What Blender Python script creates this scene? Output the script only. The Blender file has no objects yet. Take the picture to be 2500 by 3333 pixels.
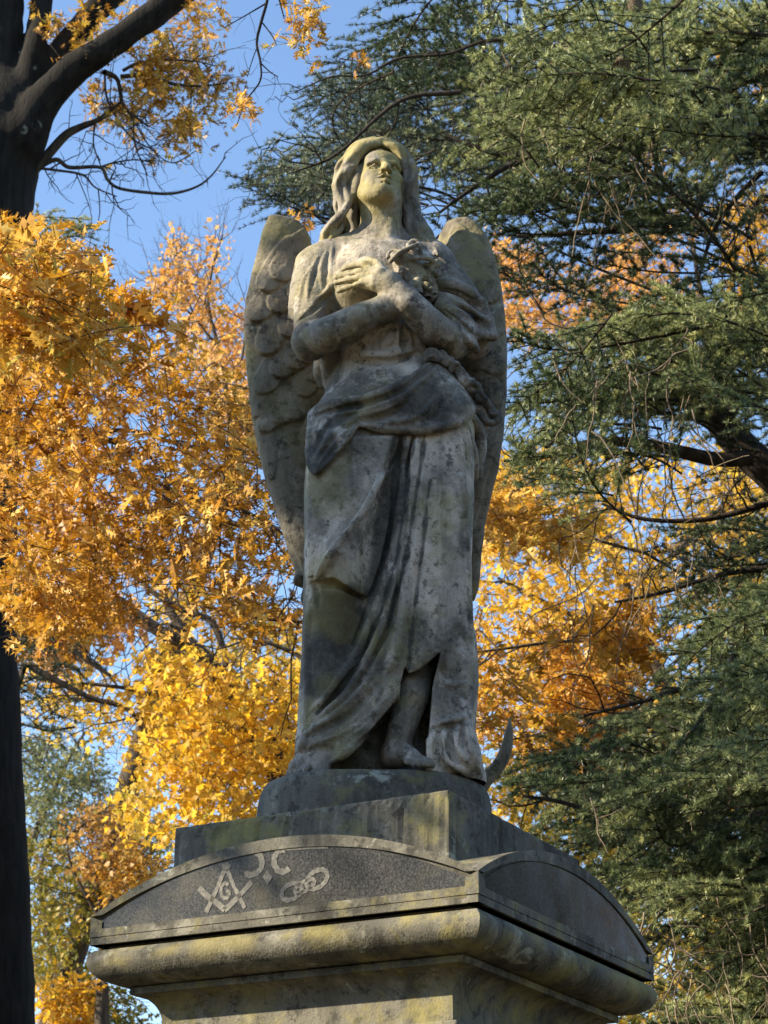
import bpy, bmesh, math, random
import numpy as np
from mathutils import Vector, Matrix

# ------------------------------------------------------------------ camera, world, sun, exposure
SC = bpy.context.scene
COL = SC.collection
PW, PH = 2500.0, 3333.0                       # the photograph's frame, used to read positions
FPX, PITCH, ROLL = 7008.0, 0.4005, 0.0042     # focal length in those pixels, upward tilt, roll
CAM = np.array([0.0, -5.182, 1.6])
_R = np.array([1.0, 0, 0]); _F = np.array([0, math.cos(PITCH), math.sin(PITCH)]); _U = np.array([0, -math.sin(PITCH), math.cos(PITCH)])
RV = math.cos(ROLL) * _R + math.sin(ROLL) * _U
UV = -math.sin(ROLL) * _R + math.cos(ROLL) * _U
FV = _F
cd = bpy.data.cameras.new('camera')
cam = bpy.data.objects.new('camera', cd); COL.objects.link(cam)
cd.sensor_fit = 'VERTICAL'; cd.sensor_height = 24.0; cd.lens = 24.0 * FPX / PH
cd.clip_start = 0.1; cd.clip_end = 2000
cam.matrix_world = Matrix([[RV[0], UV[0], -FV[0], CAM[0]], [RV[1], UV[1], -FV[1], CAM[1]], [RV[2], UV[2], -FV[2], CAM[2]], [0, 0, 0, 1]])
cd.dof.use_dof = True; cd.dof.focus_distance = 5.9; cd.dof.aperture_fstop = 9.0
SC.camera = cam

SUN_AZ, SUN_EL = 80.0, 27.5                   # degrees: azimuth from the viewer's side towards the left, elevation
_a, _e = math.radians(SUN_AZ), math.radians(SUN_EL)
SUN = np.array([-math.sin(_a) * math.cos(_e), -math.cos(_a) * math.cos(_e), math.sin(_e)])
world = bpy.data.worlds.new('World'); SC.world = world; world.use_nodes = True
_nt = world.node_tree; _nt.nodes.clear()
_sky = _nt.nodes.new('ShaderNodeTexSky'); _sky.sky_type = 'NISHITA'; _sky.sun_disc = False
_sky.sun_elevation = _e; _sky.sun_rotation = math.atan2(SUN[0], SUN[1]); _sky.air_density = 1.0; _sky.dust_density = 0.15; _sky.ozone_density = 2.6
_bg = _nt.nodes.new('ShaderNodeBackground'); _bg.inputs[1].default_value = 0.15
_wo = _nt.nodes.new('ShaderNodeOutputWorld')
_nt.links.new(_sky.outputs[0], _bg.inputs[0]); _nt.links.new(_bg.outputs[0], _wo.inputs[0])
sd = bpy.data.lights.new('sun', 'SUN'); sd.energy = 5.0; sd.angle = math.radians(0.53); sd.color = (1.0, 0.87, 0.66)
so = bpy.data.objects.new('sun', sd); COL.objects.link(so)
so.rotation_euler = Vector(SUN).to_track_quat('Z', 'Y').to_euler(); so.location = (-20, -6, 25)
SC.view_settings.view_transform = 'Standard'; SC.view_settings.look = 'None'; SC.view_settings.exposure = 1.13; SC.view_settings.gamma = 1
SC.render.engine = 'CYCLES'; SC.cycles.use_denoising = True; SC.cycles.max_bounces = 7; SC.cycles.transmission_bounces = 4; SC.cycles.diffuse_bounces = 4
SC.cycles.sample_clamp_indirect = 6.0

# ------------------------------------------------------------------ helpers
def project(x, y, z):
    """photo pixel of world points"""
    dx, dy, dz = x - CAM[0], y - CAM[1], z - CAM[2]
    u = dx * RV[0] + dy * RV[1] + dz * RV[2]; v = dx * UV[0] + dy * UV[1] + dz * UV[2]; w = dx * FV[0] + dy * FV[1] + dz * FV[2]
    return PW / 2 + FPX * u / w, PH / 2 - FPX * v / w
def ray(px, py):
    d = FV + RV * ((px - PW / 2) / FPX) - UV * ((py - PH / 2) / FPX)
    return d / np.linalg.norm(d)
def W(px, py, Y):
    """world point seen at a photo pixel, lying on the vertical plane y = Y"""
    d = ray(px, py); return CAM + d * ((Y - CAM[1]) / d[1])
def W3(a): return W(a[0], a[1], a[2])
def new_mesh(name, verts, faces, mat=None, parent=None, smooth=False):
    me = bpy.data.meshes.new(name); me.from_pydata([tuple(map(float, v)) for v in verts], [], faces); me.update()
    return link(name, me, mat, parent, smooth)
def link(name, me, mat=None, parent=None, smooth=False):
    o = bpy.data.objects.new(name, me); COL.objects.link(o)
    if mat: me.materials.append(mat)
    if parent is not None: o.parent = parent
    if smooth: me.polygons.foreach_set('use_smooth', np.ones(len(me.polygons), dtype=bool))
    return o
def np_mesh(name, V, loops, starts, totals, mat=None, parent=None, smooth=False, attrs=None):
    me = bpy.data.meshes.new(name)
    me.vertices.add(len(V)); me.vertices.foreach_set('co', np.ascontiguousarray(V, dtype=np.float32).ravel())
    me.loops.add(len(loops)); me.loops.foreach_set('vertex_index', np.ascontiguousarray(loops, dtype=np.int32))
    me.polygons.add(len(starts)); me.polygons.foreach_set('loop_start', np.ascontiguousarray(starts, dtype=np.int32))
    me.update(calc_edges=True)
    for k, a in (attrs or {}).items():
        at = me.attributes.new(k, 'FLOAT', 'POINT'); at.data.foreach_set('value', np.ascontiguousarray(a, dtype=np.float32))
    me.validate()
    return link(name, me, mat, parent, smooth)
def tri_mesh(name, V, T, mat=None, parent=None, smooth=False, attrs=None):
    T = np.asarray(T); n = len(T); k = T.shape[1]
    return np_mesh(name, V, T.ravel(), np.arange(n) * k, np.full(n, k), mat, parent, smooth, attrs)
def thing(name, label, cat, loc=(0, 0, 0), group=None):
    o = bpy.data.objects.new(name, None); COL.objects.link(o); o.location = loc
    o.empty_display_size = 0.2; o['label'] = label; o['category'] = cat
    if group: o['group'] = group
    return o
def settle(root):
    """keep children where they were modelled (world coordinates) under a moved root"""
    bpy.context.view_layer.update()
    inv = Matrix.Translation(Vector(root.location)).inverted()
    for c in root.children: c.matrix_parent_inverse = inv

class NT:
    """small node-tree builder"""
    def __init__(s, name):
        s.m = bpy.data.materials.new(name); s.m.use_nodes = True; s.t = s.m.node_tree; s.t.nodes.clear()
        s.out = s.t.nodes.new('ShaderNodeOutputMaterial')
    def n(s, typ, **kw):
        nd = s.t.nodes.new('ShaderNode' + typ)
        for k, v in kw.items():
            if k.startswith('i_'):
                key = k[2:].replace('_', ' '); sock = nd.inputs[int(key)] if key.isdigit() else nd.inputs[key]
                if hasattr(v, 'links') or isinstance(v, bpy.types.NodeSocket): s.t.links.new(v, sock)
                else: sock.default_value = v
            else: setattr(nd, k, v)
        return nd
    def l(s, a, b): s.t.links.new(a, b)
    def noise(s, scale, detail=5, rough=.6, vec=None, dist=0):
        nd = s.n('TexNoise', i_Scale=scale, i_Detail=detail, i_Roughness=rough, i_Distortion=dist)
        if vec is not None: s.l(vec, nd.inputs['Vector'])
        return nd.outputs[0]
    def ramp(s, fac, stops, interp='LINEAR'):
        nd = s.n('ValToRGB'); s.l(fac, nd.inputs[0]); cr = nd.color_ramp; cr.interpolation = interp
        while len(cr.elements) < len(stops): cr.elements.new(.5)
        for e, (p, c) in zip(cr.elements, stops):
            e.position = p; e.color = (c, c, c, 1) if not hasattr(c, '__len__') else (*c, 1)
        return nd.outputs[0]
    def mix(s, fac, a, b, mode='MIX'):
        nd = s.n('Mix', data_type='RGBA', blend_type=mode)
        for v, k in ((fac, 0), (a, 6), (b, 7)):
            if isinstance(v, bpy.types.NodeSocket): s.l(v, nd.inputs[k])
            else: nd.inputs[k].default_value = v if k == 0 else (*v, 1)
        return nd.outputs[2]
    def math(s, op, a, b=0.0, clamp=False):
        nd = s.n('Math', operation=op, use_clamp=clamp)
        for v, k in ((a, 0), (b, 1)):
            if isinstance(v, bpy.types.NodeSocket): s.l(v, nd.inputs[k])
            else: nd.inputs[k].default_value = v
        return nd.outputs[0]
    def attr(s, name): return s.n('Attribute', attribute_name=name).outputs['Fac']
    def done(s, shader): s.l(shader, s.out.inputs[0]); return s.m

rng = np.random.default_rng(7); random.seed(7)
# ------------------------------------------------------------------ sculpting: signed distance volumes meshed as surface nets
def smin(a, b, k):
    if k <= 0: return np.minimum(a, b)
    h = np.maximum(k - np.abs(a - b), 0) / k
    return np.minimum(a, b) - h * h * k * .25
def smax(a, b, k): return -smin(-a, -b, k)
def poly_sd(px, py, P):
    """signed distance (inside negative) of 2D points to a polygon"""
    P = np.asarray(P, float); d = np.full(px.shape, 1e18); s = np.ones(px.shape)
    n = len(P)
    for i in range(n):
        a, b = P[i], P[i - 1]
        ex, ey = b - a; wx, wy = px - a[0], py - a[1]
        tt = np.clip((wx * ex + wy * ey) / (ex * ex + ey * ey + 1e-12), 0, 1)
        d = np.minimum(d, (wx - ex * tt) ** 2 + (wy - ey * tt) ** 2)
        c1, c2, c3 = py >= a[1], py < b[1], ex * wy > ey * wx
        s = np.where((c1 & c2 & c3) | (~c1 & ~c2 & ~c3), -s, s)
    return s * np.sqrt(d)
class Vol:
    def __init__(s, lo, hi, vs):
        s.o = np.array(lo, float); s.vs = vs; s.n = np.ceil((np.array(hi) - s.o) / vs).astype(int) + 1
        s.d = np.full(s.n, .5, np.float32); s.gp = []
    def sub(s, lo, hi):
        a = np.clip(np.floor((np.asarray(lo) - s.o) / s.vs).astype(int), 0, s.n); b = np.clip(np.ceil((np.asarray(hi) - s.o) / s.vs).astype(int) + 1, 0, s.n)
        sl = tuple(slice(x, y) for x, y in zip(a, b))
        g = [(s.o[i] + s.vs * np.arange(a[i], b[i])).astype(np.float32) for i in range(3)]
        return sl, g[0][:, None, None], g[1][None, :, None], g[2][None, None, :]
    def put(s, sl, f, k, mode):
        if s.d[sl].size == 0: return
        if mode == 'u': s.d[sl] = smin(s.d[sl], f, k)
        elif mode == 's': s.d[sl] = smax(s.d[sl], -f, k)
    def ell(s, c, r, k=.0, mode='u', R=None):
        c = np.asarray(c, float); r = np.asarray(r, float); m = max(r) + k + 3 * s.vs
        sl, X, Y, Z = s.sub(c - m, c + m); x, y, z = X - c[0], Y - c[1], Z - c[2]
        if R is not None:
            R = np.asarray(R); x, y, z = (R[0, i] * x + R[1, i] * y + R[2, i] * z for i in range(3))
        k0 = np.sqrt((x / r[0]) ** 2 + (y / r[1]) ** 2 + (z / r[2]) ** 2); k1 = np.sqrt((x / r[0] ** 2) ** 2 + (y / r[1] ** 2) ** 2 + (z / r[2] ** 2) ** 2)
        s.put(sl, (k0 * (k0 - 1) / np.maximum(k1, 1e-6)).astype(np.float32), k, mode)
    def tube(s, P, r, k=.0, mode='u'):
        P = np.asarray(P, float); n = len(P); r = np.full(n, r, float) if np.isscalar(r) else np.asarray(r, float)
        m = r.max() + k + 3 * s.vs
        sl, X, Y, Z = s.sub(P.min(0) - m, P.max(0) + m)
        f = np.full(s.d[sl].shape, .5, np.float32)
        off = [q.start for q in sl]
        for i in range(n - 1):
            a, b = P[i], P[i + 1]; ab = b - a; L = ab @ ab + 1e-12
            s2, x, y, z = s.sub(np.minimum(a, b) - m, np.maximum(a, b) + m)
            x, y, z = x - a[0], y - a[1], z - a[2]
            t_ = np.clip((x * ab[0] + y * ab[1] + z * ab[2]) / L, 0, 1)
            dd = np.sqrt((x - t_ * ab[0]) ** 2 + (y - t_ * ab[1]) ** 2 + (z - t_ * ab[2]) ** 2) - (r[i] + (r[i + 1] - r[i]) * t_)
            loc = tuple(slice(q.start - o_, q.stop - o_) for q, o_ in zip(s2, off))
            f[loc] = np.minimum(f[loc], dd)
        s.put(sl, f, k, mode)
    def sample(s, p):
        q = (np.asarray(p) - s.o) / s.vs; i = np.floor(q).astype(int)
        if (i < 0).any() or (i >= s.n - 1).any(): return .5
        f = q - i; v = s.d[i[0]:i[0] + 2, i[1]:i[1] + 2, i[2]:i[2] + 2]
        v = v[0] * (1 - f[0]) + v[1] * f[0]; v = v[0] * (1 - f[1]) + v[1] * f[1]; return v[0] * (1 - f[2]) + v[1] * f[2]
    def hit(s, px, py):
        """first surface point met by the line of sight of a photo pixel"""
        d = ray(px, py); t0 = (s.o[1] - CAM[1]) / d[1]; t1 = (s.o[1] + s.vs * s.n[1] - CAM[1]) / d[1]
        t_ = t0
        while t_ < t1:
            v = s.sample(CAM + d * t_)
            if v < .0006: return CAM + d * t_
            t_ += max(.0015, min(v, .03) * .7)
        return None
    def on(s, path, sink=0.0, step=14):
        """photo polyline laid on the surface, pushed in along the line of sight by sink"""
        Q = []
        path = smooth_path(path, step)
        for (x, y) in path:
            p = s.hit(x, y)
            if p is None: continue
            Q.append(p + ray(x, y) * sink)
        Q = np.array(Q)
        if len(Q) > 4:
            for _ in range(2): Q[1:-1] = (Q[:-2] + 2 * Q[1:-1] + Q[2:]) / 4
        return Q
    def ridge(s, path, r=.010, sink=.004, k=.012, taper=True, mode='u'):
        Q = s.on(path, sink * .7)
        if len(Q) < 2: return
        n = len(Q); rr = np.full(n, r) if np.isscalar(r) else np.interp(np.linspace(0, 1, n), np.linspace(0, 1, len(r)), r)
        if taper: rr = rr * np.clip(np.minimum(np.arange(n) + 1.2, n - np.arange(n) + .2) / 4.0, .25, 1)
        s.tube(Q, rr, k * .6, mode)
        if mode == 's': s.gp.append(Q)
    def groove(s, path, r=.008, sink=-.003, k=.010, taper=True): s.ridge(path, np.asarray(r) * 1.08 if not np.isscalar(r) else r * 1.08, sink + .0018, k, taper, 's')
    def prism(s, poly, ylo, yhi, k=.004, mode='s', grow=0.0):
        """cut or add everything inside a photo polygon between two depths"""
        P = np.array(poly, float); c = np.array([W(x, y, Yv) for x, y in poly for Yv in (ylo, yhi)])
        sl, X, Y, Z = s.sub(c.min(0) - .02, c.max(0) + .02)
        px, py = project(X, Y, Z); sd_ = poly_sd(px, py, P) * .00083 - grow
        f = np.maximum(np.maximum(sd_, Y - yhi), ylo - Y).astype(np.float32)
        s.put(sl, f, k, mode)
    def layer(s, poly, ylo, yhi, t, k=.004, fade=0.0, k2=.006):
        """cloth of thickness t over the present surface inside a photo polygon; fade thins it away from the hem"""
        P = np.array(poly, float); c = np.array([W(x, y, Yv) for x, y in poly for Yv in (ylo, yhi)])
        sl, X, Y, Z = s.sub(c.min(0) - .02, c.max(0) + .02)
        px, py = project(X, Y, Z); sd_ = (poly_sd(px, py, P) * .00083).astype(np.float32)
        tt = t if not fade else t * np.clip(1 + sd_ / fade, 0, 1)
        f = smax(np.maximum(np.maximum(sd_, Y - yhi), ylo - Y), s.d[sl] - tt, k2)
        s.put(sl, f.astype(np.float32), k, 'u')
    def rough(s, amp, freq, seed=0):
        """chisel and weather unevenness"""
        r_ = np.random.default_rng(seed); m = np.abs(s.d) < .02; ii = np.nonzero(m)
        p = [s.o[i] + s.vs * ii[i] for i in range(3)]; a = np.zeros(len(ii[0]), np.float32)
        for f in (freq, freq * 2.1, freq * 4.3):
            for _ in range(4):
                w = r_.normal(size=3); w /= np.linalg.norm(w); a += np.sin((p[0] * w[0] + p[1] * w[1] + p[2] * w[2]) * f + r_.uniform(0, 6.3)).astype(np.float32) * (freq / f) ** .8
        s.d[ii] += a * amp / 4
    def nets(s):
        d = s.d; n = s.n
        sg = d < 0; c8 = [(i, j, k) for i in (0, 1) for j in (0, 1) for k in (0, 1)]
        def cs(a, c): return a[c[0]:n[0] - 1 + c[0], c[1]:n[1] - 1 + c[1], c[2]:n[2] - 1 + c[2]]
        cnt = np.zeros(n - 1, np.uint8)
        for c in c8: cnt += cs(sg, c)
        act = (cnt > 0) & (cnt < 8); idx = np.argwhere(act)
        vals = np.stack([d[idx[:, 0] + c[0], idx[:, 1] + c[1], idx[:, 2] + c[2]] for c in c8], 1)
        pos = np.zeros((len(idx), 3)); ct = np.zeros(len(idx))
        for a in range(8):
            for b in range(a + 1, 8):
                if sum(abs(c8[a][q] - c8[b][q]) for q in range(3)) != 1: continue
                va, vb = vals[:, a], vals[:, b]; m = (va < 0) != (vb < 0); tt = np.where(m, va / np.where(m, va - vb, 1), 0)
                pos[m] += np.array(c8[a]) + tt[m][:, None] * (np.array(c8[b]) - np.array(c8[a])); ct[m] += 1
        V = s.o + s.vs * (idx + pos / ct[:, None])
        vid = np.full(n - 1, -1, np.int32); vid[tuple(idx.T)] = np.arange(len(idx))
        Q = []
        for ax in range(3):
            u, v = [(1, 2), (2, 0), (0, 1)][ax]
            sa = [slice(1, -1)] * 3; sb = [slice(1, -1)] * 3; sa[ax] = slice(0, n[ax] - 1); sb[ax] = slice(1, n[ax])
            A, B = sg[tuple(sa)], sg[tuple(sb)]; e = np.argwhere(A != B)
            if not len(e): continue
            flip = A[tuple(e.T)]; e[:, u] += 1; e[:, v] += 1
            def cell(du, dv): q = e.copy(); q[:, u] -= du; q[:, v] -= dv; return vid[tuple(q.T)]
            q = np.stack([cell(1, 1), cell(0, 1), cell(0, 0), cell(1, 0)], 1); q[~flip] = q[~flip][:, ::-1]; Q.append(q)
        return V, np.concatenate(Q)
def smooth_path(P, step=14):
    """Catmull-Rom through photo points, resampled about every `step` pixels"""
    P = np.asarray(P, float)
    if len(P) == 2: E = np.array([P[0] * 2 - P[1], P[0], P[1], P[1] * 2 - P[0]])
    else: E = np.vstack([P[0] * 2 - P[1], P, P[-1] * 2 - P[-2]])
    out = []
    for i in range(1, len(E) - 2):
        n = max(1, int(np.linalg.norm((E[i + 1] - E[i])[:2]) / step))
        for j in range(n):
            t_ = j / n; a, b, c, d = E[i - 1:i + 3]
            out.append(.5 * ((2 * b) + (c - a) * t_ + (2 * a - 5 * b + 4 * c - d) * t_ ** 2 + (3 * b - a - 3 * c + d) * t_ ** 3))
    out.append(E[-2]); return np.array(out)
def pix3(L): return np.array([W(*p) for p in L])           # (px, py, Y) triples to points
def path3(L, step=14):
    S = smooth_path(np.array([list(p) for p in L], float), step); return np.array([W(*p) for p in S])
def sculpt(name, vols, mat, parent, attrs=None):
    Vs, Qs, o = [], [], 0
    for v in vols:
        if isinstance(v, Vol): a, q = v.nets()
        else: a, q = v
        Vs.append(a); Qs.append(q + o); o += len(a)
    V = np.concatenate(Vs); Q = np.concatenate(Qs)
    at = attrs(V) if attrs else None
    return tri_mesh(name, V, Q, mat, parent, True, at)
def dist_paths(V, paths):
    """distance in photo pixels of points to photo polylines"""
    px, py = project(V[:, 0], V[:, 1], V[:, 2]); d = np.full(len(V), 1e9)
    for P in paths:
        P = np.asarray(P, float)
        for a, b in zip(P[:-1], P[1:]):
            ab = b - a; t_ = np.clip(((px - a[0]) * ab[0] + (py - a[1]) * ab[1]) / (ab @ ab), 0, 1)
            d = np.minimum(d, np.hypot(px - a[0] - t_ * ab[0], py - a[1] - t_ * ab[1]))
    return d
def near(V, paths, r0, r1):
    """1 on the given 3D polylines (grime in cut lines, deepened as painted fold shade), 0 beyond r1"""
    P = np.concatenate([q_[::2] for q_ in paths]); out = np.full(len(V), 9.0)
    o_ = np.argsort(V[:, 2]); zs = V[o_, 2]
    for p in P:
        a, b = np.searchsorted(zs, (p[2] - r1, p[2] + r1)); i = o_[a:b]; out[i] = np.minimum(out[i], np.linalg.norm(V[i] - p, axis=1))
    return np.clip((r1 - out) / (r1 - r0), 0, 1)
def wob(V, f, seed):
    r_ = np.random.default_rng(seed); a = np.zeros(len(V))
    for m in (1, 2.3, 4.9):
        for _ in range(3):
            w = r_.normal(size=3); w /= np.linalg.norm(w); a += np.sin(V @ w * f * m + r_.uniform(0, 6.3)) / m
    return a / 3
def sstep(x, a, b): t_ = np.clip((x - a) / (b - a), 0, 1); return t_ * t_ * (3 - 2 * t_)

# ------------------------------------------------------------------ ground
t = NT('leaf_litter'); tc = t.n('TexCoord').outputs['Object']
c = t.mix(t.ramp(t.noise(1.2, 6, .7, tc), [(.4, 0), (.6, 1)]), (.020, .034, .012), (.055, .030, .012))
c = t.mix(t.ramp(t.noise(14, 4, .7, tc), [(.5, 0), (.62, .7)]), c, (.12, .065, .02))
b = t.n('BsdfPrincipled', i_Base_Color=c, i_Roughness=.95); M_GROUND = t.done(b.outputs[0])
g = new_mesh('ground', [(-600, -600, 0), (600, -600, 0), (600, 600, 0), (-600, 600, 0)], [(0, 1, 2, 3)], M_GROUND); g['kind'] = 'structure'

# ------------------------------------------------------------------ bark and leaf materials
def bark(name, a, b_, patches=False):
    t = NT(name); tc = t.n('TexCoord').outputs['Object']
    mp = t.n('Mapping'); t.l(tc, mp.inputs[0]); mp.inputs['Scale'].default_value = (9, 9, 1.6)
    n1 = t.noise(2.2, 7, .7, mp.outputs[0]); n2 = t.noise(3.0, 5, .6, tc)
    c = t.mix(t.ramp(n1, [(.35, 0), (.65, 1)]), a, b_)
    if patches:
        vo = t.n('TexVoronoi', i_Scale=3.4); vo.inputs['Randomness'].default_value = 1; t.l(tc, vo.inputs['Vector'])
        sp = t.ramp(t.math('ADD', vo.outputs['Distance'], t.math('MULTIPLY', t.noise(22, 4, .7, tc), .12)), [(.20, 1), (.23, 0)])
        c = t.mix(t.math('MULTIPLY', sp, t.ramp(n2, [(.48, 0), (.53, .9)])), c, (.24, .26, .19))
    b = t.n('BsdfPrincipled', i_Base_Color=c, i_Roughness=.9); b.inputs['Specular IOR Level'].default_value = .2
    bp = t.n('Bump', i_Strength=.9, i_Distance=.02, i_Height=n1); t.l(bp.outputs[0], b.inputs['Normal'])
    return t.done(b.outputs[0])
M_BARK = bark('oak_bark', (.006, .005, .004), (.024, .020, .015), True)
M_BARK2 = bark('brown_bark', (.035, .026, .019), (.12, .095, .07))
M_BARKC = bark('cedar_bark', (.020, .016, .013), (.065, .050, .038))
M_DEAD = bark('dead_twig', (.14, .105, .07), (.27, .21, .14))
def leafmat(name, stops, trans=.34, rough=.45):
    t = NT(name); ti = t.attr('tint'); c = t.ramp(ti, stops)
    d = t.n('BsdfPrincipled', i_Base_Color=c, i_Roughness=rough); d.inputs['Specular IOR Level'].default_value = .35
    hs = t.n('HueSaturation', i_Saturation=1.05, i_Value=1.2, i_Color=c)
    tr = t.n('BsdfTranslucent', i_Color=hs.outputs[0])
    m = t.n('MixShader', i_0=trans); t.l(d.outputs[0], m.inputs[1]); t.l(tr.outputs[0], m.inputs[2])
    return t.done(m.outputs[0])
M_OAKL = leafmat('oak_leaf_amber', [(0, (.22, .095, .022)), (.3, (.49, .235, .038)), (.6, (.70, .395, .068)), (.85, (.83, .56, .14)), (1, (.48, .46, .10))])
M_PIN = leafmat('oak_leaf_brown_gold', [(0, (.26, .12, .025)), (.5, (.56, .31, .055)), (.85, (.68, .46, .09)), (1, (.42, .38, .08))])
M_GOLD = leafmat('golden_leaf', [(0, (.45, .21, .03)), (.4, (.70, .42, .055)), (.8, (.80, .55, .10)), (1, (.44, .42, .08))], .55)
M_PEACH = leafmat('peach_leaf', [(0, (.52, .24, .07)), (.5, (.70, .38, .11)), (1, (.78, .50, .19))], .5)
M_OLIVE = leafmat('olive_leaf', [(0, (.10, .11, .022)), (.45, (.22, .20, .032)), (.75, (.42, .30, .04)), (1, (.52, .28, .035))])
M_TEAL = leafmat('grey_green_leaf', [(0, (.08, .11, .055)), (.6, (.19, .21, .095)), (1, (.34, .27, .06))])
M_RED = leafmat('russet_leaf', [(0, (.34, .15, .05)), (.5, (.52, .28, .07)), (1, (.50, .36, .08))])
M_GREEN = leafmat('shade_leaf', [(0, (.06, .09, .02)), (1, (.15, .15, .03))], .3)
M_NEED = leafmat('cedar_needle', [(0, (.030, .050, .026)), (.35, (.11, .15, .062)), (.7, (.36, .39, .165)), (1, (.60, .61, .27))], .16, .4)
M_NEED2 = leafmat('blue_cedar_needle', [(0, (.034, .054, .042)), (.5, (.12, .16, .105)), (1, (.40, .43, .25))], .16, .4)

# ------------------------------------------------------------------ foliage builders
def leaf_pinoak():
    """thin-lobed oak leaf, stalk at the origin, tip at x=1; slightly folded along the midrib"""
    lob = [(.30, .30), (.56, .40), (.80, .26)]
    V = [(0, 0, 0), (.12, 0, 0)]; mid = [(.22, .030), (.42, .035), (.68, .032), (.84, .025)]
    T = []
    def v(x, y, z): V.append((x, y, z)); return len(V) - 1
    c = [v(x, 0, -.03 * math.sin(x * 3)) for x, _ in mid]
    up = [v(x, w, .02) for x, w in mid]; dn = [v(x, -w, .02) for x, w in mid]
    tip = v(1, 0, -.10)
    T += [(1, up[0], c[0]), (1, c[0], dn[0]), (c[3], up[3], tip), (c[3], tip, dn[3])]
    for i in range(3):
        T += [(c[i], up[i], up[i + 1]), (c[i], up[i + 1], c[i + 1]), (c[i], dn[i + 1], dn[i]), (c[i], c[i + 1], dn[i + 1])]
        x, y = lob[i]; xa, xb = mid[i][0], mid[i + 1][0]
        for s_, arr in ((1, up), (-1, dn)):
            p = v(x + .16, s_ * y, .08 - .10 * i * .5); q = v((xa + xb) / 2 + .05, s_ * (y * .45 + .03), .05)
            T += [(arr[i], q, arr[i + 1]), (arr[i], p, q)] if s_ > 0 else [(arr[i + 1], q, arr[i]), (q, p, arr[i])]
            p2 = v(x + .02, s_ * y * .82, .06); T.append((arr[i], p2, q) if s_ > 0 else (q, p2, arr[i]))
    w = .012
    a, b_ = v(0, w, 0), v(0, -w, 0); T += [(a, b_, 1)]
    return np.array(V, float), np.array(T)
def leaf_maple():
    V = [(0, 0, 0), (.25, 0, 0), (.30, .30, .05), (.55, .14, .02), (.62, .42, .04), (.75, .12, 0), (1, 0, -.1), (.75, -.12, 0), (.62, -.42, .04), (.55, -.14, .02), (.30, -.30, .05), (.55, 0, -.03)]
    T = [(1, 3, 2), (1, 11, 3), (3, 5, 4), (3, 11, 5), (11, 6, 5), (11, 7, 6), (11, 9, 7), (9, 8, 7), (1, 9, 11), (1, 10, 9)]
    return np.array(V, float), np.array(T)
def leaf_small():
    V = [(0, 0, 0), (.35, .28, .05), (.45, 0, -.03), (1, .0, -.06), (.35, -.28, .05)]
    T = [(0, 2, 1), (1, 2, 3), (0, 4, 2), (2, 4, 3)]
    return np.array(V, float), np.array(T)
PINOAK, MAPLE, SMALL = leaf_pinoak(), leaf_maple(), leaf_small()
def unit(a): return a / (np.linalg.norm(a, axis=-1, keepdims=True) + 1e-9)
def leaf_mesh(name, P, D, S, tmpl, mat, parent, tint, roll=None):
    tv, tt = tmpl; n = len(P); D = unit(D)
    A = unit(rng.normal(size=(n, 3)) * .8 + np.array([-.3, -.3, .9])); B_ = unit(np.cross(A, D)); N_ = np.cross(D, B_)
    curl = rng.uniform(-.3, 2.2, (n, 1)); wid = rng.uniform(.75, 1.15, (n, 1))
    V = P[:, None, :] + S[:, None, None] * (tv[None, :, 0, None] * D[:, None, :] + (tv[None, :, 1] * wid)[:, :, None] * B_[:, None, :] + (tv[None, :, 2] * curl)[:, :, None] * N_[:, None, :])
    T = (tt[None] + (np.arange(n) * len(tv))[:, None, None]).reshape(-1, 3)
    return tri_mesh(name, V.reshape(-1, 3), T, mat, parent, False, {'tint': np.repeat(tint, len(tv))})
def tubes_arrays(paths, sides=6):
    Vs, Qs, o = [], [], 0
    for P, R in paths:
        P = np.asarray(P, float); n = len(P); R = np.full(n, R) if np.isscalar(R) else np.asarray(R, float)
        T = unit(np.gradient(P, axis=0)); ref = np.array([0, 0, 1.0]) if abs(T[0, 2]) < .9 else np.array([1.0, 0, 0])
        A = unit(np.cross(T, ref)); B_ = np.cross(T, A); an = np.arange(sides) * 2 * math.pi / sides
        V = P[:, None] + R[:, None, None] * (np.cos(an)[None, :, None] * A[:, None] + np.sin(an)[None, :, None] * B_[:, None])
        i = np.arange(n - 1)[:, None] * sides; j = np.arange(sides)[None]; j2 = (j + 1) % sides
        Q = np.stack([i + j, i + j2, i + sides + j2, i + sides + j], -1).reshape(-1, 4)
        Vs.append(V.reshape(-1, 3)); Qs.append(Q + o); o += n * sides
    return np.concatenate(Vs), np.concatenate(Qs)
def tubes(name, paths, mat, parent, sides=6, smooth=True):
    V, Q = tubes_arrays(paths, sides); return tri_mesh(name, V, Q, mat, parent, smooth)
def smooth3(L, n=6):
    P = np.asarray(L, float); E = np.vstack([P[0] * 2 - P[1], P, P[-1] * 2 - P[-2]]); out = []
    for i in range(1, len(E) - 2):
        for j in range(n):
            u = j / n; a, b, c, d = E[i - 1:i + 3]
            out.append(.5 * ((2 * b) + (c - a) * u + (2 * a - 5 * b + 4 * c - d) * u ** 2 + (3 * b - a - 3 * c + d) * u ** 3))
    out.append(E[-2]); return np.array(out)
def limb(L, Y, wob_=.0, n=6):
    """limb read off the photo as (px, py, radius px[, extra depth]) at depth Y -> path and radii"""
    S = smooth3([(q[0], q[1], q[2], (q[3] if len(q) > 3 else 0)) for q in L], n)
    P = np.array([W(a, b, Y + e) for a, b, r, e in S]); D = np.linalg.norm(P - CAM, axis=1)
    R = np.maximum(S[:, 2], 1) / FPX * D
    if wob_: P = P + rng.normal(size=P.shape) * wob_ * R[:, None]
    return P, R
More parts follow.
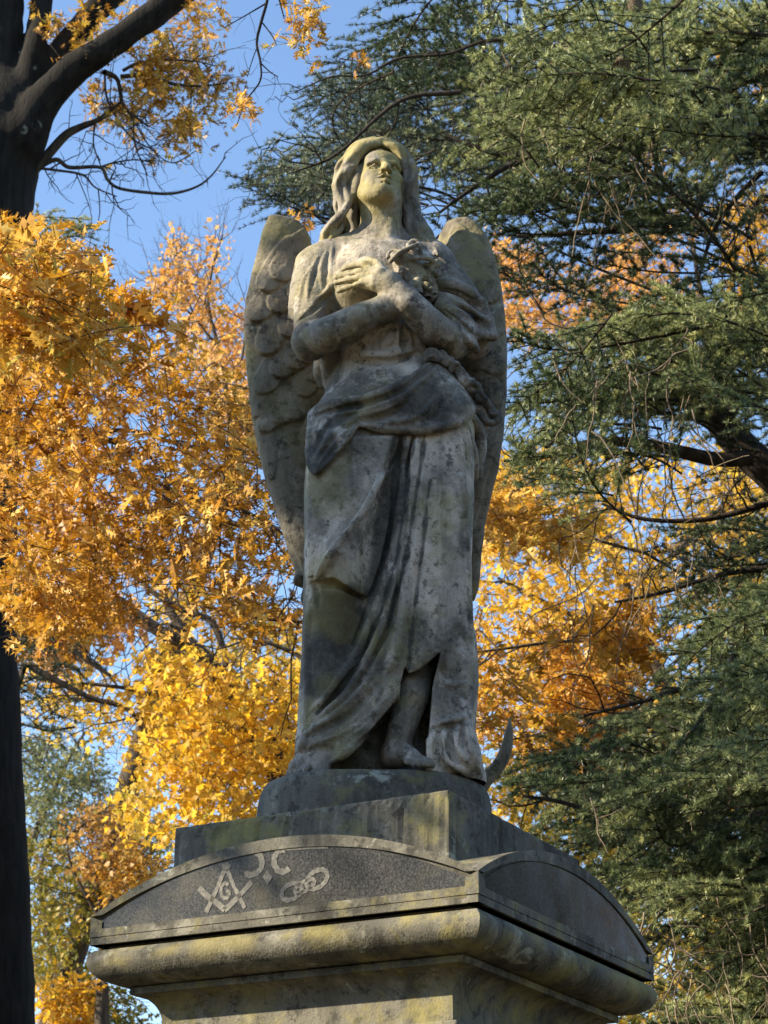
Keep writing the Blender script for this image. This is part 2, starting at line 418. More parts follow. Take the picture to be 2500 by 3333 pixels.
def scatter(poly, ylo, yhi, n, freq=2.2, thr=0.0, seed=0):
    """cluster centres inside a photo polygon between two depths, thinned to natural clumps"""
    q = np.random.default_rng(seed); P = np.array(poly, float); lo, hi = P.min(0), P.max(0); out = []
    ks = [(unit(q.normal(size=3)), q.uniform(0, 6.3), f) for f in (freq, freq, freq * 1.9, freq * 1.9, freq * 3.1, freq * 3.1) for _ in range(2)]
    while sum(map(len, out)) < n:
        x, y = q.uniform(lo[0], hi[0], 4000), q.uniform(lo[1], hi[1], 4000); x, y = [v[poly_in(x, y, P)] for v in (x, y)]
        if not len(x): continue
        Y = q.uniform(ylo, yhi, len(x)); C = np.array([W(a, b, c) for a, b, c in zip(x, y, Y)])
        v = sum(np.sin(C @ w * f + p) for w, p, f in ks) / 3.5
        out.append(C[v > thr + q.normal(size=len(C)) * .15])
    return np.concatenate(out)[:n]
def poly_in(x, y, P):
    ins = np.zeros(len(x), bool); n = len(P)
    for i in range(n):
        a, b = P[i], P[i - 1]
        c = ((a[1] > y) != (b[1] > y)) & (x < (b[0] - a[0]) * (y - a[1]) / (b[1] - a[1] + 1e-12) + a[0]); ins ^= c
    return ins
def sprays(C, m, L, size, q, droop=.35, up=0.0, toward=None, flat=.45, spread=.35):
    """a twig at every centre with m leaves along it -> leaf base, direction, size and twig paths"""
    n = len(C); az = q.uniform(0, 2 * math.pi, n)
    D = unit(np.stack([np.cos(az), np.sin(az), q.normal(up, flat, n)], 1))
    if toward is not None: D = unit(D + np.asarray(toward))
    Ls = L * q.uniform(.6, 1.3, n); tw = []
    t_ = np.linspace(0, 1, 5)[None, :, None]
    paths = C[:, None] + Ls[:, None, None] * (D[:, None] * (t_ - .5) + np.array([0, 0, -1.0]) * droop * t_ ** 2)
    k = q.uniform(.05, 1, (n, m)); idx = np.minimum((k * 4).astype(int), 3); fr = k * 4 - idx; I = np.arange(n)[:, None]
    P = paths[I, idx] * (1 - fr[..., None]) + paths[I, idx + 1] * fr[..., None]
    P = P + q.normal(size=P.shape) * (.10 * L)
    LD = D[:, None] * .7 + q.normal(size=P.shape) * .75 + np.array([0, 0, -.45 * (1 if droop > 0 else -.6)])
    S = size * q.uniform(.5, 1.35, (n, m))
    base = q.uniform(0, 1, n)[:, None] * .5 + .5 * q.uniform(0, 1, (n, m))
    return P.reshape(-1, 3), LD.reshape(-1, 3), S.ravel(), base.ravel(), paths
def twig_tubes(name, paths, r, mat, parent, sides=3):
    n, k = paths.shape[:2]; T = unit(np.gradient(paths, axis=1)); ref = np.array([.3, .2, .93])
    A = unit(np.cross(T, ref)); B_ = np.cross(T, A); an = np.arange(sides) * 2 * math.pi / sides
    rr = (np.linspace(1, .4, k) * r)[None, :, None, None] * np.ones((n, 1, 1, 1))
    V = paths[:, :, None] + rr * (np.cos(an)[None, None, :, None] * A[:, :, None] + np.sin(an)[None, None, :, None] * B_[:, :, None])
    i = np.arange(k - 1)[:, None] * sides; j = np.arange(sides)[None]; j2 = (j + 1) % sides
    Q = np.stack([i + j, i + j2, i + sides + j2, i + sides + j], -1).reshape(-1, 4)
    Q = (Q[None] + (np.arange(n) * k * sides)[:, None, None]).reshape(-1, 4)
    return tri_mesh(name, V.reshape(-1, 3), Q, mat, parent, True)
def bias(t_, lo, hi): return lo + (hi - lo) * t_
def crown(parent, groups, bark_mat, twig_r=.004, twig_L=None):
    """groups: dicts of poly, Y range, count, leaves per twig, twig length, leaf size, template, material, tint range"""
    tw = []
    by = {}
    for i, gdef in enumerate(groups):
        q = np.random.default_rng(gdef.get('seed', 100 + i))
        C = scatter(gdef['poly'], *gdef['Y'], gdef['n'], gdef.get('freq', 2.2), gdef.get('thr', 0.0), gdef.get('seed', 100 + i))
        P, D, S, tint, paths = sprays(C, gdef['m'], gdef['L'], gdef['size'], q, gdef.get('droop', .35), gdef.get('up', 0), gdef.get('toward'), gdef.get('flat', .45))
        lo, hi = gdef.get('tint', (0, 1)); by.setdefault((id(gdef['tmpl']), gdef['mat'].name), []).append((gdef, P, D, S, bias(tint, lo, hi))); tw.append(paths)
    for k, L in by.items():
        leaf_mesh('leaves', np.concatenate([l[1] for l in L]), np.concatenate([l[2] for l in L]), np.concatenate([l[3] for l in L]), L[0][0]['tmpl'], L[0][0]['mat'], parent, np.concatenate([l[4] for l in L]))
    if twig_r: twig_tubes('twigs', np.concatenate(tw), twig_r, bark_mat, parent)
def wander(p0, d0, L, n, q, wig=.25, pull=(0, 0, 0)):
    P = [np.asarray(p0, float)]; d = unit(np.asarray(d0, float))
    for i in range(n):
        d = unit(d + q.normal(size=3) * wig + np.asarray(pull) * (i / n)); P.append(P[-1] + d * L / n)
    return np.array(P)
def side_twigs(paths, q, per=5, L=.5, r=.0035, lev=1, wig=.3, pull=(0, 0, -.1), tmin=.25):
    out = []
    for P, R in paths:
        for _ in range(per):
            i = int(len(P) * q.uniform(tmin, 1)); i = min(i, len(P) - 2); T = unit(P[i + 1] - P[i]); s_ = unit(np.cross(T, q.normal(size=3)))
            l = L * q.uniform(.4, 1.2); w = wander(P[i], T * .6 + s_, l, 6, q, wig, pull)
            r0 = min(r * q.uniform(.6, 1.2), (R if np.isscalar(R) else R[i]) * .8); out.append((w, np.linspace(r0, r0 * .35, 7)))
    if lev > 1: out += side_twigs(out[:], q, 3, L * .45, r * .6, lev - 1, wig, pull)
    return out

# ------------------------------------------------------------------ the dark oak at the left edge
oak = thing('oak_tree', 'dark thick forked oak trunk at the left edge with lichen spots and hanging bronze leaves', 'tree', tuple(W(-80, 3333, 8) * [1, 1, 0]))
YT = 8.0
def root_down(L):      # continue a trunk straight down to the soil
    p, r = L; d = p[0].copy(); d[2] = -.1; return (np.vstack([d, p]), np.concatenate([[r[0] * 1.25], r]))
tr = root_down(limb([(-95, 3420, 208), (-105, 2800, 196), (-118, 2300, 186), (-130, 1850, 182), (-112, 1300, 186), (-92, 800, 190), (-60, 580, 180), (-22, 450, 160), (10, 360, 120), (14, 300, 80)], YT, .012))
l0 = limb([(0, 420, 110), (-6, 280, 84), (-4, 150, 80), (0, 0, 80), (-12, -260, 80), (-40, -600, 70)], YT, .015)
l1 = limb([(72, 370, 48, -.1), (92, 260, 42, -.1), (112, 150, 38, -.1), (136, 0, 36), (170, -250, 38), (240, -600, 30)], YT, .015)
l2 = limb([(92, 400, 66), (140, 290, 50), (212, 160, 45), (282, 70, 43), (345, 0, 42), (440, -120, 48), (600, -400, 40)], YT, .012)
l3 = limb([(62, 460, 92, -.15), (128, 350, 62, -.2), (235, 232, 50, -.25), (330, 165, 46, -.3), (440, 88, 44, -.3), (555, 5, 43, -.3), (690, -110, 40, -.3), (900, -300, 38, -.3)], YT, .012)
q = np.random.default_rng(21)
bl = [limb(L, YT, 0) for L in (
    [(105, 560, 20), (160, 500, 17), (215, 440, 15), (262, 414, 12), (320, 390, 9), (372, 350, 6), (395, 330, 4)],
    [(340, 235, 10, -.2), (380, 255, 8), (392, 300, 7), (402, 345, 6), (440, 380, 5), (480, 410, 3)], [(392, 250, 8), (470, 245, 7), (560, 272, 6), (650, 280, 4), (740, 270, 2.5)], [(400, 230, 6), (450, 205, 5), (530, 195, 4), (640, 200, 3), (700, 215, 2)],
    [(100, 560, 10), (180, 520, 8), (225, 545, 7), (325, 545, 6), (350, 585, 6), (385, 612, 5.5), (470, 626, 5.5), (560, 630, 5), (640, 608, 4), (690, 570, 3), (735, 510, 2)],
    [(325, 545, 4), (370, 530, 3), (440, 520, 2.5), (500, 530, 2)], [(100, 545, 5), (190, 555, 4.5), (270, 570, 4), (310, 610, 3), (380, 640, 2)], [(310, 400, 3), (305, 470, 2.5), (330, 545, 2)], [(432, 330, 3), (440, 470, 2.5), (480, 570, 2)], [(400, 345, 3.5), (440, 400, 3), (490, 480, 2.5), (560, 530, 2), (640, 490, 1.5)],
    [(340, 230, 4), (352, 330, 3.5), (420, 440, 3), (500, 490, 2)])]
tw = side_twigs(bl, q, 7, .42, .006, 2, .30, (0, 0, -.05), .12)
top = [limb(L, 3.4, 0) for L in ([(880, -60, 5), (868, 10, 5), (848, 80, 5), (836, 140, 4.5), (848, 205, 4), (846, 265, 3), (800, 330, 2.2), (770, 410, 1.5)], [(868, 10, 3), (800, 50, 2), (730, 90, 1.5)], [(855, 75, 2.4), (885, 115, 2), (900, 145, 1.5)], [(838, 150, 2), (820, 200, 1.6), (805, 250, 1.3)], [(848, 205, 2.4), (880, 235, 2), (905, 250, 1.5)], [(900, -40, 4), (912, 10, 3), (925, 60, 2)])]
OV = Vol((-4.6, 7.2, -.12), (-.2, 8.9, 12.6), .024)
OV.tube(tr[0], tr[1] * .97, 0)
for l_ in (l0, l1, l2, l3): OV.tube(l_[0], l_[1] * .95, .05)
OV.rough(.010, 9, 2); OV.rough(.004, 30, 3)
sculpt('trunk', [OV], M_BARK, oak)
tubes('bare_branches', bl + tw, M_BARK2, oak, 5)
crown(oak, [
    dict(poly=[(150, 60), (330, -30), (720, -30), (735, 60), (690, 110), (655, 90), (650, 140), (560, 160), (470, 170), (400, 130), (300, 120), (240, 190), (180, 240)], Y=(7.6, 9.5), n=66, m=12, L=.34, size=.085, tmpl=PINOAK, mat=M_PIN, droop=.5, freq=3.0, thr=.1, seed=1),
    dict(poly=[(470, 140), (560, 160), (650, 150), (655, 260), (640, 330), (625, 400), (590, 400), (570, 330), (500, 300), (460, 220)], Y=(7.8, 9.3), n=64, m=13, L=.32, size=.085, tmpl=PINOAK, mat=M_PIN, droop=.8, freq=3.0, thr=.05, seed=2),
    dict(poly=[(280, 250), (380, 230), (480, 270), (480, 320), (420, 380), (330, 370), (280, 330)], Y=(7.7, 9), n=28, m=11, L=.3, size=.08, tmpl=PINOAK, mat=M_PIN, droop=.8, freq=3, thr=.05, seed=3),
    dict(poly=[(640, 230), (760, 225), (740, 300), (700, 375), (660, 350)], Y=(7.7, 9), n=24, m=8, L=.3, size=.08, tmpl=PINOAK, mat=M_PIN, droop=.5, seed=4),
    dict(poly=[(390, 390), (500, 370), (600, 420), (600, 490), (520, 480), (410, 440)], Y=(7.7, 9), n=14, m=8, L=.3, size=.08, tmpl=PINOAK, mat=M_PIN, droop=.5, seed=5),
], M_BARK2, .003)
# ------------------------------------------------------------------ nearer amber oak whose boughs sweep in from the left
am = thing('oak_tree', 'amber leaved oak whose boughs sweep in from the left beside the angel', 'tree', (-5.2, 5.0, 0))
tk = smooth3([(-5.2, 5, -.1), (-5.1, 5, 2.5), (-5.3, 5.2, 6), (-5.2, 5.4, 10)], 6); tubes('trunk', [(tk, np.linspace(.34, .12, len(tk)))], M_BARK2, am, 14)
def to_trunk(l, p):   # run a limb back to its trunk
    P, R = l; a = smooth3([p, (np.asarray(p) + P[0]) / 2 + np.array([0, 0, .15]), P[0], P[1]], 4)[:9]; return np.vstack([a[:8], P]), np.concatenate([np.linspace(R[0] * 1.8, R[0], 8), R])
bs = [to_trunk(limb(L, Yb), p) for L, Yb, p in (
    ([(-200, 1380, 15), (-60, 1410, 14), (70, 1440, 13), (150, 1402, 12), (260, 1422, 11), (380, 1440, 10), (430, 1490, 8), (470, 1550, 6), (560, 1640, 4)], 5.0, (-5.15, 5, 3.6)),
    ([(-250, 1000, 15), (-50, 1020, 12), (100, 1060, 10), (200, 1100, 9), (330, 1160, 6), (420, 1180, 4), (520, 1160, 3)], 4.6, (-5.2, 5, 4.6)),
    ([(-250, 1700, 14), (0, 1680, 12), (150, 1700, 10), (250, 1720, 8), (420, 1780, 6), (620, 1800, 4)], 5.4, (-5.1, 5, 3.0)),
    ([(260, 1422, 9), (420, 1400, 7), (600, 1450, 6), (760, 1460, 4), (860, 1500, 3)], 5.2, None),
    ([(380, 1440, 8), (560, 1600, 7), (760, 1650, 5), (900, 1720, 4), (960, 1800, 3)], 5.6, None)) for p in [p] if p is not None] + [limb(L, Yb) for L, Yb in (
    ([(260, 1422, 9), (420, 1400, 7), (600, 1450, 6), (760, 1460, 4), (860, 1500, 3)], 5.0), ([(380, 1440, 8), (560, 1600, 7), (760, 1650, 5), (900, 1720, 4), (960, 1800, 3)], 5.0), ([(700, 1880, 7), (800, 2000, 6), (1000, 2030, 5), (1100, 2100, 4)], 5.2))]
tubes('boughs', bs, M_BARK2, am, 7); tubes('bare_branches', side_twigs(bs, q, 12, .7, .006, 2, .25, (0, 0, -.03)), M_BARK2, am, 4)
MASS = [(-60, 960), (200, 1000), (330, 1000), (340, 1060), (300, 1080), (340, 1150), (430, 1165), (520, 1140), (540, 1080), (600, 1040), (660, 1060), (690, 1120), (740, 1220), (800, 1290), (840, 1300), (870, 1450), (930, 1700), (980, 1880), (1020, 1990), (1010, 2110), (900, 2060), (780, 2010), (640, 1960), (520, 1840), (350, 1850), (180, 1880), (60, 1830), (-60, 1800)]
crown(am, [
    dict(poly=[(-80, 725), (110, 745), (240, 770), (330, 830), (338, 900), (325, 990), (350, 1080), (240, 1100), (-80, 1100)], Y=(2.0, 3.4), n=150, m=10, L=.38, size=.102, tmpl=PINOAK, mat=M_OAKL, droop=.30, toward=(.4, 0, .0), freq=2.6, thr=-.5, tint=(.25, 1), seed=11),
    dict(poly=MASS, Y=(3.2, 6.2), n=560, m=10, L=.44, size=.094, tmpl=PINOAK, mat=M_OAKL, droop=.30, toward=(.3, 0, 0), freq=2.0, thr=.18, tint=(.0, .95), seed=12),
    dict(poly=[(330, 980), (360, 1010), (385, 1060), (340, 1090)], Y=(3, 3.4), n=6, m=6, L=.2, size=.07, tmpl=PINOAK, mat=M_OAKL, droop=.7, tint=(0, .4), seed=13),
    dict(poly=[(480, 930), (560, 960), (600, 1010), (560, 1060), (430, 1000), (400, 990)], Y=(4, 4.6), n=20, m=9, L=.26, size=.11, tmpl=PINOAK, mat=M_OAKL, droop=.3, tint=(.2, .9), seed=14),
    dict(poly=[(40, 1830), (180, 1870), (360, 1850), (330, 2000), (100, 2060), (50, 2000)], Y=(4.5, 6.5), n=70, m=9, L=.36, size=.10, tmpl=PINOAK, mat=M_OAKL, droop=.3, tint=(.2, .9), seed=15, thr=.1),
], M_BARK2, .003)
ov_ = smooth3([(-5.2, 5.4, 9.6), (-3.6, 4.6, 10.6), (-1.6, 3.8, 10.4), (-.4, 3.5, 9.7), W(880, -60, 3.4)], 6)
tubes('overhead_bough', [(ov_, np.linspace(.09, .010, len(ov_)))] + top + side_twigs(top, q, 3, .16, .0018, 1), M_BARK, am, 6)
crown(am, [dict(poly=[(935, -20), (1030, -40), (1060, 60), (1010, 120), (960, 145), (930, 140), (950, 60)], Y=(3.2, 4), n=18, m=9, L=.16, size=.065, tmpl=PINOAK, mat=M_PIN, droop=.6, seed=6),
             dict(poly=[(770, 280), (820, 310), (830, 350), (795, 375), (765, 330)], Y=(3.3, 3.8), n=9, m=7, L=.16, size=.06, tmpl=PINOAK, mat=M_OAKL, droop=.5, seed=7),
             dict(poly=[(1150, 140), (1210, 150), (1210, 200), (1160, 200)], Y=(3.0, 3.3), n=3, m=6, L=.12, size=.055, tmpl=PINOAK, mat=M_OAKL, droop=.5, seed=8),
             dict(poly=[(955, 670), (1000, 660), (995, 720), (960, 720)], Y=(3.3, 3.8), n=5, m=6, L=.14, size=.055, tmpl=PINOAK, mat=M_OAKL, droop=.5, seed=9)], M_BARK2, .002)

# ------------------------------------------------------------------ trees further back on the left
pe = thing('maple_tree', 'slender peach coloured maple with feathery upright tips against the sky', 'tree', (-4.2, 18, 0))
tips = [limb(L, 17.5) for L in ([(760, 1500, 12), (740, 1300, 9), (710, 1130, 7), (680, 1000, 5), (690, 880, 4), (725, 765, 2)], [(710, 1130, 5), (640, 1040, 4), (600, 940, 3), (575, 850, 3), (575, 775, 2)], [(640, 1040, 4), (560, 960, 3), (520, 880, 2)], [(700, 1070, 4), (655, 960, 3), (640, 870, 2)], [(750, 1350, 6), (790, 1150, 4), (810, 1000, 3)])]
tk = smooth3([(-4.2, 18, -.1), (-4.1, 18, 3), tips[0][0][0], tips[0][0][2]], 6); tubes('trunk', [(tk, np.linspace(.2, .06, len(tk)))], M_BARK2, pe, 8)
tubes('upright_branches', tips + side_twigs(tips, q, 14, .8, .006, 2, .2, (0, 0, .5)), M_BARK2, pe, 4)
crown(pe, [dict(poly=[(500, 960), (495, 880), (540, 860), (560, 790), (590, 775), (597, 850), (640, 850), (670, 880), (680, 800), (720, 750), (748, 760), (735, 880), (705, 960), (705, 1080), (640, 1060), (560, 1010)], Y=(16.5, 19.5), n=110, m=10, L=.42, size=.09, tmpl=MAPLE, mat=M_PEACH, up=1.6, droop=-.1, freq=1.5, thr=.0, seed=16),
           dict(poly=[(700, 1060), (790, 1010), (790, 960), (830, 940), (850, 1300), (800, 1420), (700, 1330), (660, 1150)], Y=(16.5, 20), n=170, m=10, L=.45, size=.09, tmpl=MAPLE, mat=M_PEACH, up=1.2, droop=-.1, freq=1.5, thr=.0, seed=17),
           dict(poly=[(560, 1000), (700, 1060), (700, 1300), (560, 1250)], Y=(17, 20), n=45, m=9, L=.45, size=.09, tmpl=MAPLE, mat=M_PEACH, up=1.2, droop=-.1, freq=1.5, thr=.1, seed=18)], M_BARK2, .004)
go = thing('maple_tree', 'golden maple with dark slanting limbs behind the left side of the pedestal', 'tree', (-1.2, 13.2, 0))
bg = [limb(L, Yb, .02) for L, Yb in (([(1100, 2900, 46), (1000, 2680, 40), (915, 2545, 33), (845, 2440, 29), (760, 2280, 27), (690, 2170, 26), (630, 2110, 24), (520, 2055, 21), (400, 1970, 19), (275, 1890, 17), (150, 1840, 12)], 13),
                                     ([(690, 2170, 18), (600, 2060, 16), (555, 1990, 14), (530, 1930, 12), (505, 1840, 8)], 13), ([(760, 2280, 14), (700, 2040, 12), (600, 1990, 10), (500, 1930, 9), (420, 1850, 7), (330, 1800, 5)], 12.4),
                                     ([(1060, 2200, 8), (980, 2140, 8), (880, 2095, 7), (800, 2085, 6), (760, 2060, 4)], 12), ([(840, 2440, 12), (640, 2310, 9), (450, 2250, 7), (330, 2230, 6), (200, 2220, 4)], 13.4), ([(470, 2400, 6), (440, 2330, 8), (380, 2295, 8), (300, 2280, 7), (150, 2270, 4)], 13.6))]
tk = smooth3([(-1.2, 13.2, -.1), bg[0][0][0] * [1, 1, .5] + np.array([-.2, 0, 0]), bg[0][0][0], bg[0][0][3]], 6); tubes('trunk', [(tk, np.linspace(.24, .085, len(tk)))], M_BARK2, go, 12)
tubes('limb', bg[:1], M_BARK2, go, 10); tubes('boughs', bg[1:], M_BARK2, go, 7); tubes('bare_branches', side_twigs(bg, q, 12, 1.0, .010, 2, .22, (0, 0, .05)), M_BARK2, go, 4)
crown(go, [
    dict(poly=[(470, 2090), (600, 2080), (760, 2120), (1010, 2150), (1080, 2400), (900, 2560), (900, 2640), (560, 2740), (500, 2700), (540, 2640), (560, 2540), (500, 2500), (465, 2440), (490, 2340), (465, 2260)], Y=(11.5, 14.5), n=620, m=11, L=.5, size=.105, tmpl=MAPLE, mat=M_GOLD, droop=.45, freq=1.4, thr=-.35, tint=(.2, 1), seed=21),
    dict(poly=[(60, 1900), (300, 1880), (470, 2000), (430, 2090), (300, 2060), (250, 2130), (100, 2140), (60, 2080)], Y=(12.5, 15.5), n=190, m=11, L=.45, size=.095, tmpl=MAPLE, mat=M_PEACH, droop=.4, freq=1.5, thr=-.05, seed=22),
    dict(poly=[(500, 1830), (1020, 2000), (1080, 2180), (800, 2120), (600, 2050), (480, 1990)], Y=(14, 17), n=120, m=10, L=.5, size=.09, tmpl=MAPLE, mat=M_GOLD, droop=.4, freq=1.6, thr=.15, seed=23),
    dict(poly=[(60, 2150), (330, 2130), (450, 2250), (400, 2400), (250, 2380), (80, 2380)], Y=(13, 16), n=85, m=9, L=.5, size=.09, tmpl=MAPLE, mat=M_GOLD, droop=.4, freq=1.8, thr=.15, tint=(.2, 1), seed=24),
    dict(poly=[(380, 2560), (470, 2530), (520, 2600), (480, 2700), (400, 2680)], Y=(13, 15), n=45, m=9, L=.4, size=.09, tmpl=MAPLE, mat=M_GOLD, droop=.4, freq=2, thr=-.2, tint=(.3, 1), seed=25),
    dict(poly=[(-100, 1500), (400, 1500), (850, 1500), (850, 1900), (300, 1850), (-100, 1850)], Y=(14, 17), n=130, m=10, L=.5, size=.10, tmpl=MAPLE, mat=M_PEACH, droop=.4, freq=1.4, thr=.1, seed=26),
], M_BARK2, .0045)
te = thing('birch_tree', 'grey green tree with fine leaves low at the left, beside the dark trunk', 'tree', (-6.5, 21, 0))
bt = [limb(L, 21) for L in ([(60, 2900, 16), (120, 2700, 12), (180, 2560, 9), (240, 2440, 6), (280, 2380, 4)], [(180, 2560, 7), (120, 2470, 5), (90, 2400, 3)])]
tk = smooth3([(-6.5, 21, -.1), bt[0][0][0] * [1, 1, .5], bt[0][0][0], bt[0][0][3]], 5); tubes('trunk', [(tk, np.linspace(.2, .07, len(tk)))], M_BARK2, te, 8); tubes('boughs', bt + side_twigs(bt, q, 10, 1.2, .012, 2), M_BARK2, te, 4)
crown(te, [dict(poly=[(60, 2380), (230, 2420), (330, 2450), (360, 2560), (330, 2660), (250, 2700), (60, 2780)], Y=(19, 23), n=300, m=12, L=.55, size=.075, tmpl=SMALL, mat=M_TEAL, droop=.3, freq=1.6, thr=-.1, seed=31)], M_BARK2, .004)
rd = thing('maple_tree', 'small reddish orange maple low behind the left corner of the pedestal', 'tree', (-5.2, 17.5, 0))
br = [limb(L, 17) for L in ([(330, 3300, 16), (330, 3000, 11), (310, 2850, 8), (300, 2720, 5), (320, 2640, 3)], [(330, 3000, 8), (400, 2860, 6), (480, 2760, 4)], [(330, 3000, 8), (250, 2860, 6), (220, 2780, 4)], [(205, 2740, 8), (260, 2690, 7), (320, 2660, 5), (350, 2640, 3)])]
tk = smooth3([(-5.2, 17.5, -.1), br[0][0][0] * [1, 1, .5], br[0][0][0], br[0][0][2]], 5); tubes('trunk', [(tk, np.linspace(.15, .04, len(tk)))], M_BARK2, rd, 8); tubes('boughs', br + side_twigs(br, q, 10, .8, .008, 2, .2, (0, 0, .2)), M_BARK2, rd, 4)
crown(rd, [dict(poly=[(220, 2640), (330, 2600), (430, 2610), (470, 2700), (420, 2790), (330, 2890), (240, 2800)], Y=(16, 18.5), n=120, m=10, L=.4, size=.08, tmpl=MAPLE, mat=M_RED, freq=1.7, thr=-.1, seed=32),
           dict(poly=[(330, 2780), (440, 2760), (540, 2800), (440, 2880), (330, 2940)], Y=(16.5, 18.5), n=80, m=10, L=.4, size=.08, tmpl=MAPLE, mat=M_OAKL, freq=1.7, thr=-.1, tint=(.3, .9), seed=33)], M_BARK2, .004)
ol = thing('linden_tree', 'olive and yellow tree filling the gap between dark trunk and pedestal at lower left', 'tree', (-7.5, 19, 0))
bo = [limb(L, 19) for L in ([(160, 3400, 18), (180, 3200, 14), (150, 3000, 11), (130, 2850, 8), (170, 2700, 4)], [(180, 3200, 10), (260, 3080, 7), (330, 2960, 5), (400, 2880, 3)], [(90, 3190, 8), (180, 3195, 7), (300, 3180, 5)])]
tk = smooth3([(-7.5, 19, -.1), bo[0][0][0] * [1, 1, .5], bo[0][0][0], bo[0][0][2]], 5); tubes('trunk', [(tk, np.linspace(.22, .06, len(tk)))], M_BARK2, ol, 8); tubes('boughs', bo + side_twigs(bo, q, 10, 1.0, .010, 2), M_BARK2, ol, 4)
crown(ol, [dict(poly=[(70, 2720), (220, 2700), (300, 2850), (350, 2900), (280, 3000), (265, 3130), (330, 3230), (200, 3230), (100, 3150)], Y=(17, 21), n=360, m=11, L=.5, size=.085, tmpl=MAPLE, mat=M_OLIVE, freq=1.5, thr=-.1, seed=34),
           dict(poly=[(370, 2680), (540, 2660), (545, 2830), (420, 2890), (360, 2800)], Y=(18, 21), n=130, m=11, L=.5, size=.085, tmpl=MAPLE, mat=M_OLIVE, freq=1.5, thr=-.2, tint=(0, .8), seed=35),
           dict(poly=[(100, 3190), (300, 3180), (320, 3340), (110, 3340)], Y=(16, 18), n=110, m=10, L=.45, size=.09, tmpl=MAPLE, mat=M_GOLD, freq=1.8, thr=-.1, tint=(0, .7), seed=36),
           dict(poly=[(280, 3200), (430, 3230), (490, 3360), (300, 3360)], Y=(18, 20), n=110, m=10, L=.45, size=.085, tmpl=MAPLE, mat=M_OLIVE, freq=1.8, thr=-.3, tint=(0, .7), seed=37)], M_BARK2, .004)

# ------------------------------------------------------------------ trees behind on the right
gr = thing('maple_tree', 'bright golden tree glowing behind the right side of the angel', 'tree', (4.2, 17, 0))
bgx = [limb(L, 16.5) for L in ([(2350, 2900, 40), (2250, 2500, 34), (2150, 2200, 28), (2050, 1950, 22), (1980, 1750, 16), (1900, 1600, 9)], [(2150, 2200, 18), (1950, 2050, 14), (1750, 1950, 9), (1620, 1880, 5)], [(2050, 1950, 16), (2250, 1750, 12), (2400, 1600, 7)])]
tk = smooth3([(4.2, 17, -.1), bgx[0][0][0] * [1, 1, .5], bgx[0][0][0], bgx[0][0][2]], 5); tubes('trunk', [(tk, np.linspace(.28, .11, len(tk)))], M_BARK2, gr, 8); tubes('boughs', bgx + side_twigs(bgx, q, 12, 1.3, .012, 2), M_BARK2, gr, 5)
crown(gr, [dict(poly=[(1520, 1480), (1700, 1430), (2000, 1480), (2250, 1430), (2540, 1480), (2540, 2000), (2300, 2050), (2200, 2300), (2000, 2450), (1800, 2600), (1540, 2650)], Y=(14.5, 19), n=1050, m=11, L=.55, size=.11, tmpl=MAPLE, mat=M_GOLD, droop=.4, freq=1.2, thr=-.45, seed=41),
           dict(poly=[(1800, 2500), (2500, 2000), (2540, 3360), (2050, 3360), (1900, 2850)], Y=(17, 21), n=420, m=10, L=.55, size=.10, tmpl=MAPLE, mat=M_OLIVE, droop=.4, freq=1.2, thr=-.1, tint=(.35, 1), seed=42),
           dict(poly=[(1620, 2480), (2000, 2300), (2540, 2300), (2540, 3380), (2080, 3380), (1900, 2900), (1700, 2700)], Y=(13, 17), n=520, m=11, L=.55, size=.105, tmpl=MAPLE, mat=M_OLIVE, droop=.4, freq=1.3, thr=-.2, tint=(.25, 1), seed=49),
           dict(poly=[(2040, 2850), (2300, 2850), (2540, 3000), (2540, 3380), (2060, 3380)], Y=(10, 13), n=150, m=11, L=.5, size=.095, tmpl=MAPLE, mat=M_OLIVE, droop=.4, freq=1.5, thr=-.3, tint=(.3, 1), seed=50)], M_BARK2, .0045)
pr = thing('oak_tree', 'orange oak sprays with spidery leaves right of the gown', 'tree', (3.3, 7.8, 0))
bp_ = [limb(L, 7) for L in ([(2300, 2100, 8), (2150, 2130, 7), (1950, 2090, 7), (1800, 2090, 6), (1650, 2110, 5), (1500, 2130, 3)], [(2250, 2330, 6), (2050, 2330, 5), (1850, 2370, 4), (1650, 2410, 3)], [(2100, 1800, 6), (1950, 1760, 5), (1780, 1700, 4), (1600, 1680, 3)])]
bp_ = [to_trunk(l_, (3.3, 7.8, z)) for l_, z in zip(bp_, (4.2, 3.4, 5.4))]
tk = smooth3([(3.3, 7.8, -.1), (3.3, 7.8, 3), (3.4, 7.9, 5.6), (3.5, 8, 7)], 5); tubes('trunk', [(tk, np.linspace(.13, .04, len(tk)))], M_BARK2, pr, 8); tubes('boughs', bp_ + side_twigs(bp_, q, 12, .6, .006, 2), M_BARK2, pr, 4)
